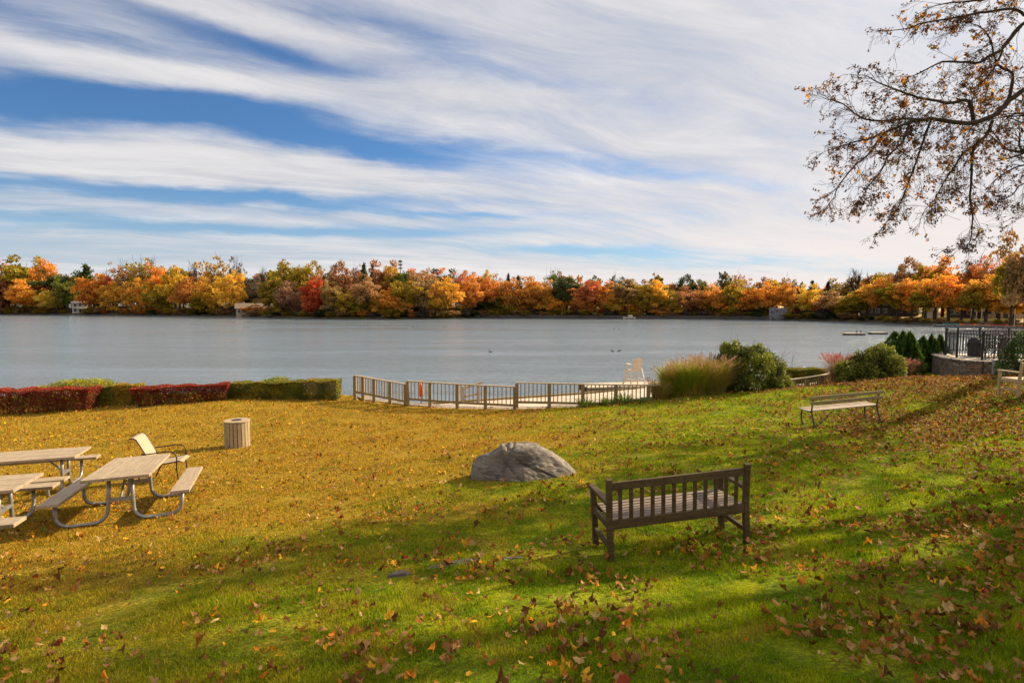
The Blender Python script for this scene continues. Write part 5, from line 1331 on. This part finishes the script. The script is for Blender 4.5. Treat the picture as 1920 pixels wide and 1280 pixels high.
# the rest of the crown, outside the picture
ex = MB(); tips = []
for k in range(22):
    a = rng.uniform(2.2, 4.6) if k < 15 else rng.uniform(-1.6, 1.6); el_ = rng.uniform(1.3, 2.2)
    grow(ex, crown0 + Vector((0, 0, rng.uniform(1, 4))), Vector((math.cos(a), math.sin(a) * .8, el_)), rng.uniform(7., 10.), .17, 3, rng, tips, 4, 5, (6, 5, 4), .0, .8, .05, .007, lambda q: q.y > .5 and abs(q.x / q.y) < .97 and (q.z - EYE) / q.y < .56)
ex.build('limb', M_bark, e, org=A0)
tw.build('twig', M_twig, e, org=A0)
F_dry = foliage('dry_leaf_brown', (.16, .066, .018), .35, .03, .9); F_dryo = foliage('dry_leaf_orange', (.62, .27, .02), .5, .03, .6)
lp = np.array([tuple(a) for a, _ in leafp]); keep = (rng.uniform(0, 1, len(lp)) < .75) & (np.array([noise.noise(Vector(p) * 1.7 + Vector((3, 1, 0))) for p in lp]) > -.10); lp = lp[keep]
lp = np.repeat(lp, 5, 0) + rng.normal(0, .03, (len(lp) * 5, 3)); print('twig leaves', len(lp))
org_sel = np.array([noise.noise(Vector(p) * 1.1) for p in lp]) > .12; org_sel &= rng.uniform(0, 1, len(lp)) < .25
b0 = np.array(A0)
leaf_cards('dry_leaves', lp[~org_sel] - b0, .062, F_dry, rng, .55, None, e)
leaf_cards('orange_leaves', lp[org_sel] - b0, .095, F_dryo, rng, .6, None, e)
tp = np.array([tuple(a) for a, _ in tips]); tp = np.repeat(tp, 8, 0) + rng.normal(0, .4, (len(tp) * 8, 3))[:]; kk = (tp[:, 2] - EYE) / tp[:, 1] > .53; kk |= np.abs(tp[:, 0] / tp[:, 1]) > .95; tp = tp[kk]; print('crown tips', len(tp))
leaf_cards('crown_leaves', tp - b0, .21, F_dry, rng, .6, None, e)

# second tree, behind the bench at the right edge: its trunk throws the long band of shade
def yard_tree(x, y, H, label, seed, r, crown_from, nl, ll, leaves, spread=.7, lsz=.14):
    rg = np.random.default_rng(seed); base = Vector((x, y, gz(x, y))); e = empty('yard_tree', base, label, 'tree')
    mb = MB(); tips = []; top = Vector((rg.normal() * .3, rg.normal() * .3, H * .62))
    mb.tube([(0, 0, -.3), (0, 0, .3), tuple(top * .5), tuple(top), (top.x, top.y, H * .95)], [r * 1.5, r * 1.1, r * .9, r * .6, r * .15], 12); mb.build('trunk', M_bark, e, smooth=True)
    mb = MB()
    for k in range(nl):
        a = 6.283 * k / nl + rg.uniform(-.3, .3); zz_ = rg.uniform(crown_from, H * .85)
        grow(mb, Vector((0, 0, zz_)), Vector((math.cos(a), math.sin(a), .55)), ll * rg.uniform(.7, 1.1), r * .35, 3, rg, tips, 4, 5, (5, 5, 4), 0, spread, .05, .007)
    mb.build('limb', M_bark, e)
    tp = np.array([tuple(a) for a, _ in tips]); tp = np.repeat(tp, leaves, 0) + rg.normal(0, .22, (len(tp) * leaves, 3))
    leaf_cards('crown', tp, lsz, F_dry, rg, .6, None, e); return e
yard_tree(20.6, 21.4, 12.5, 'tree just outside the right edge beyond the pale bench, shading the lawn', 7, .38, 6.5, 9, 2.6, 2)
yard_tree(9.6, 1.5, 11, 'half bare tree outside the picture to the right, dappling the foreground', 8, .34, 4.5, 10, 3.0, 2)
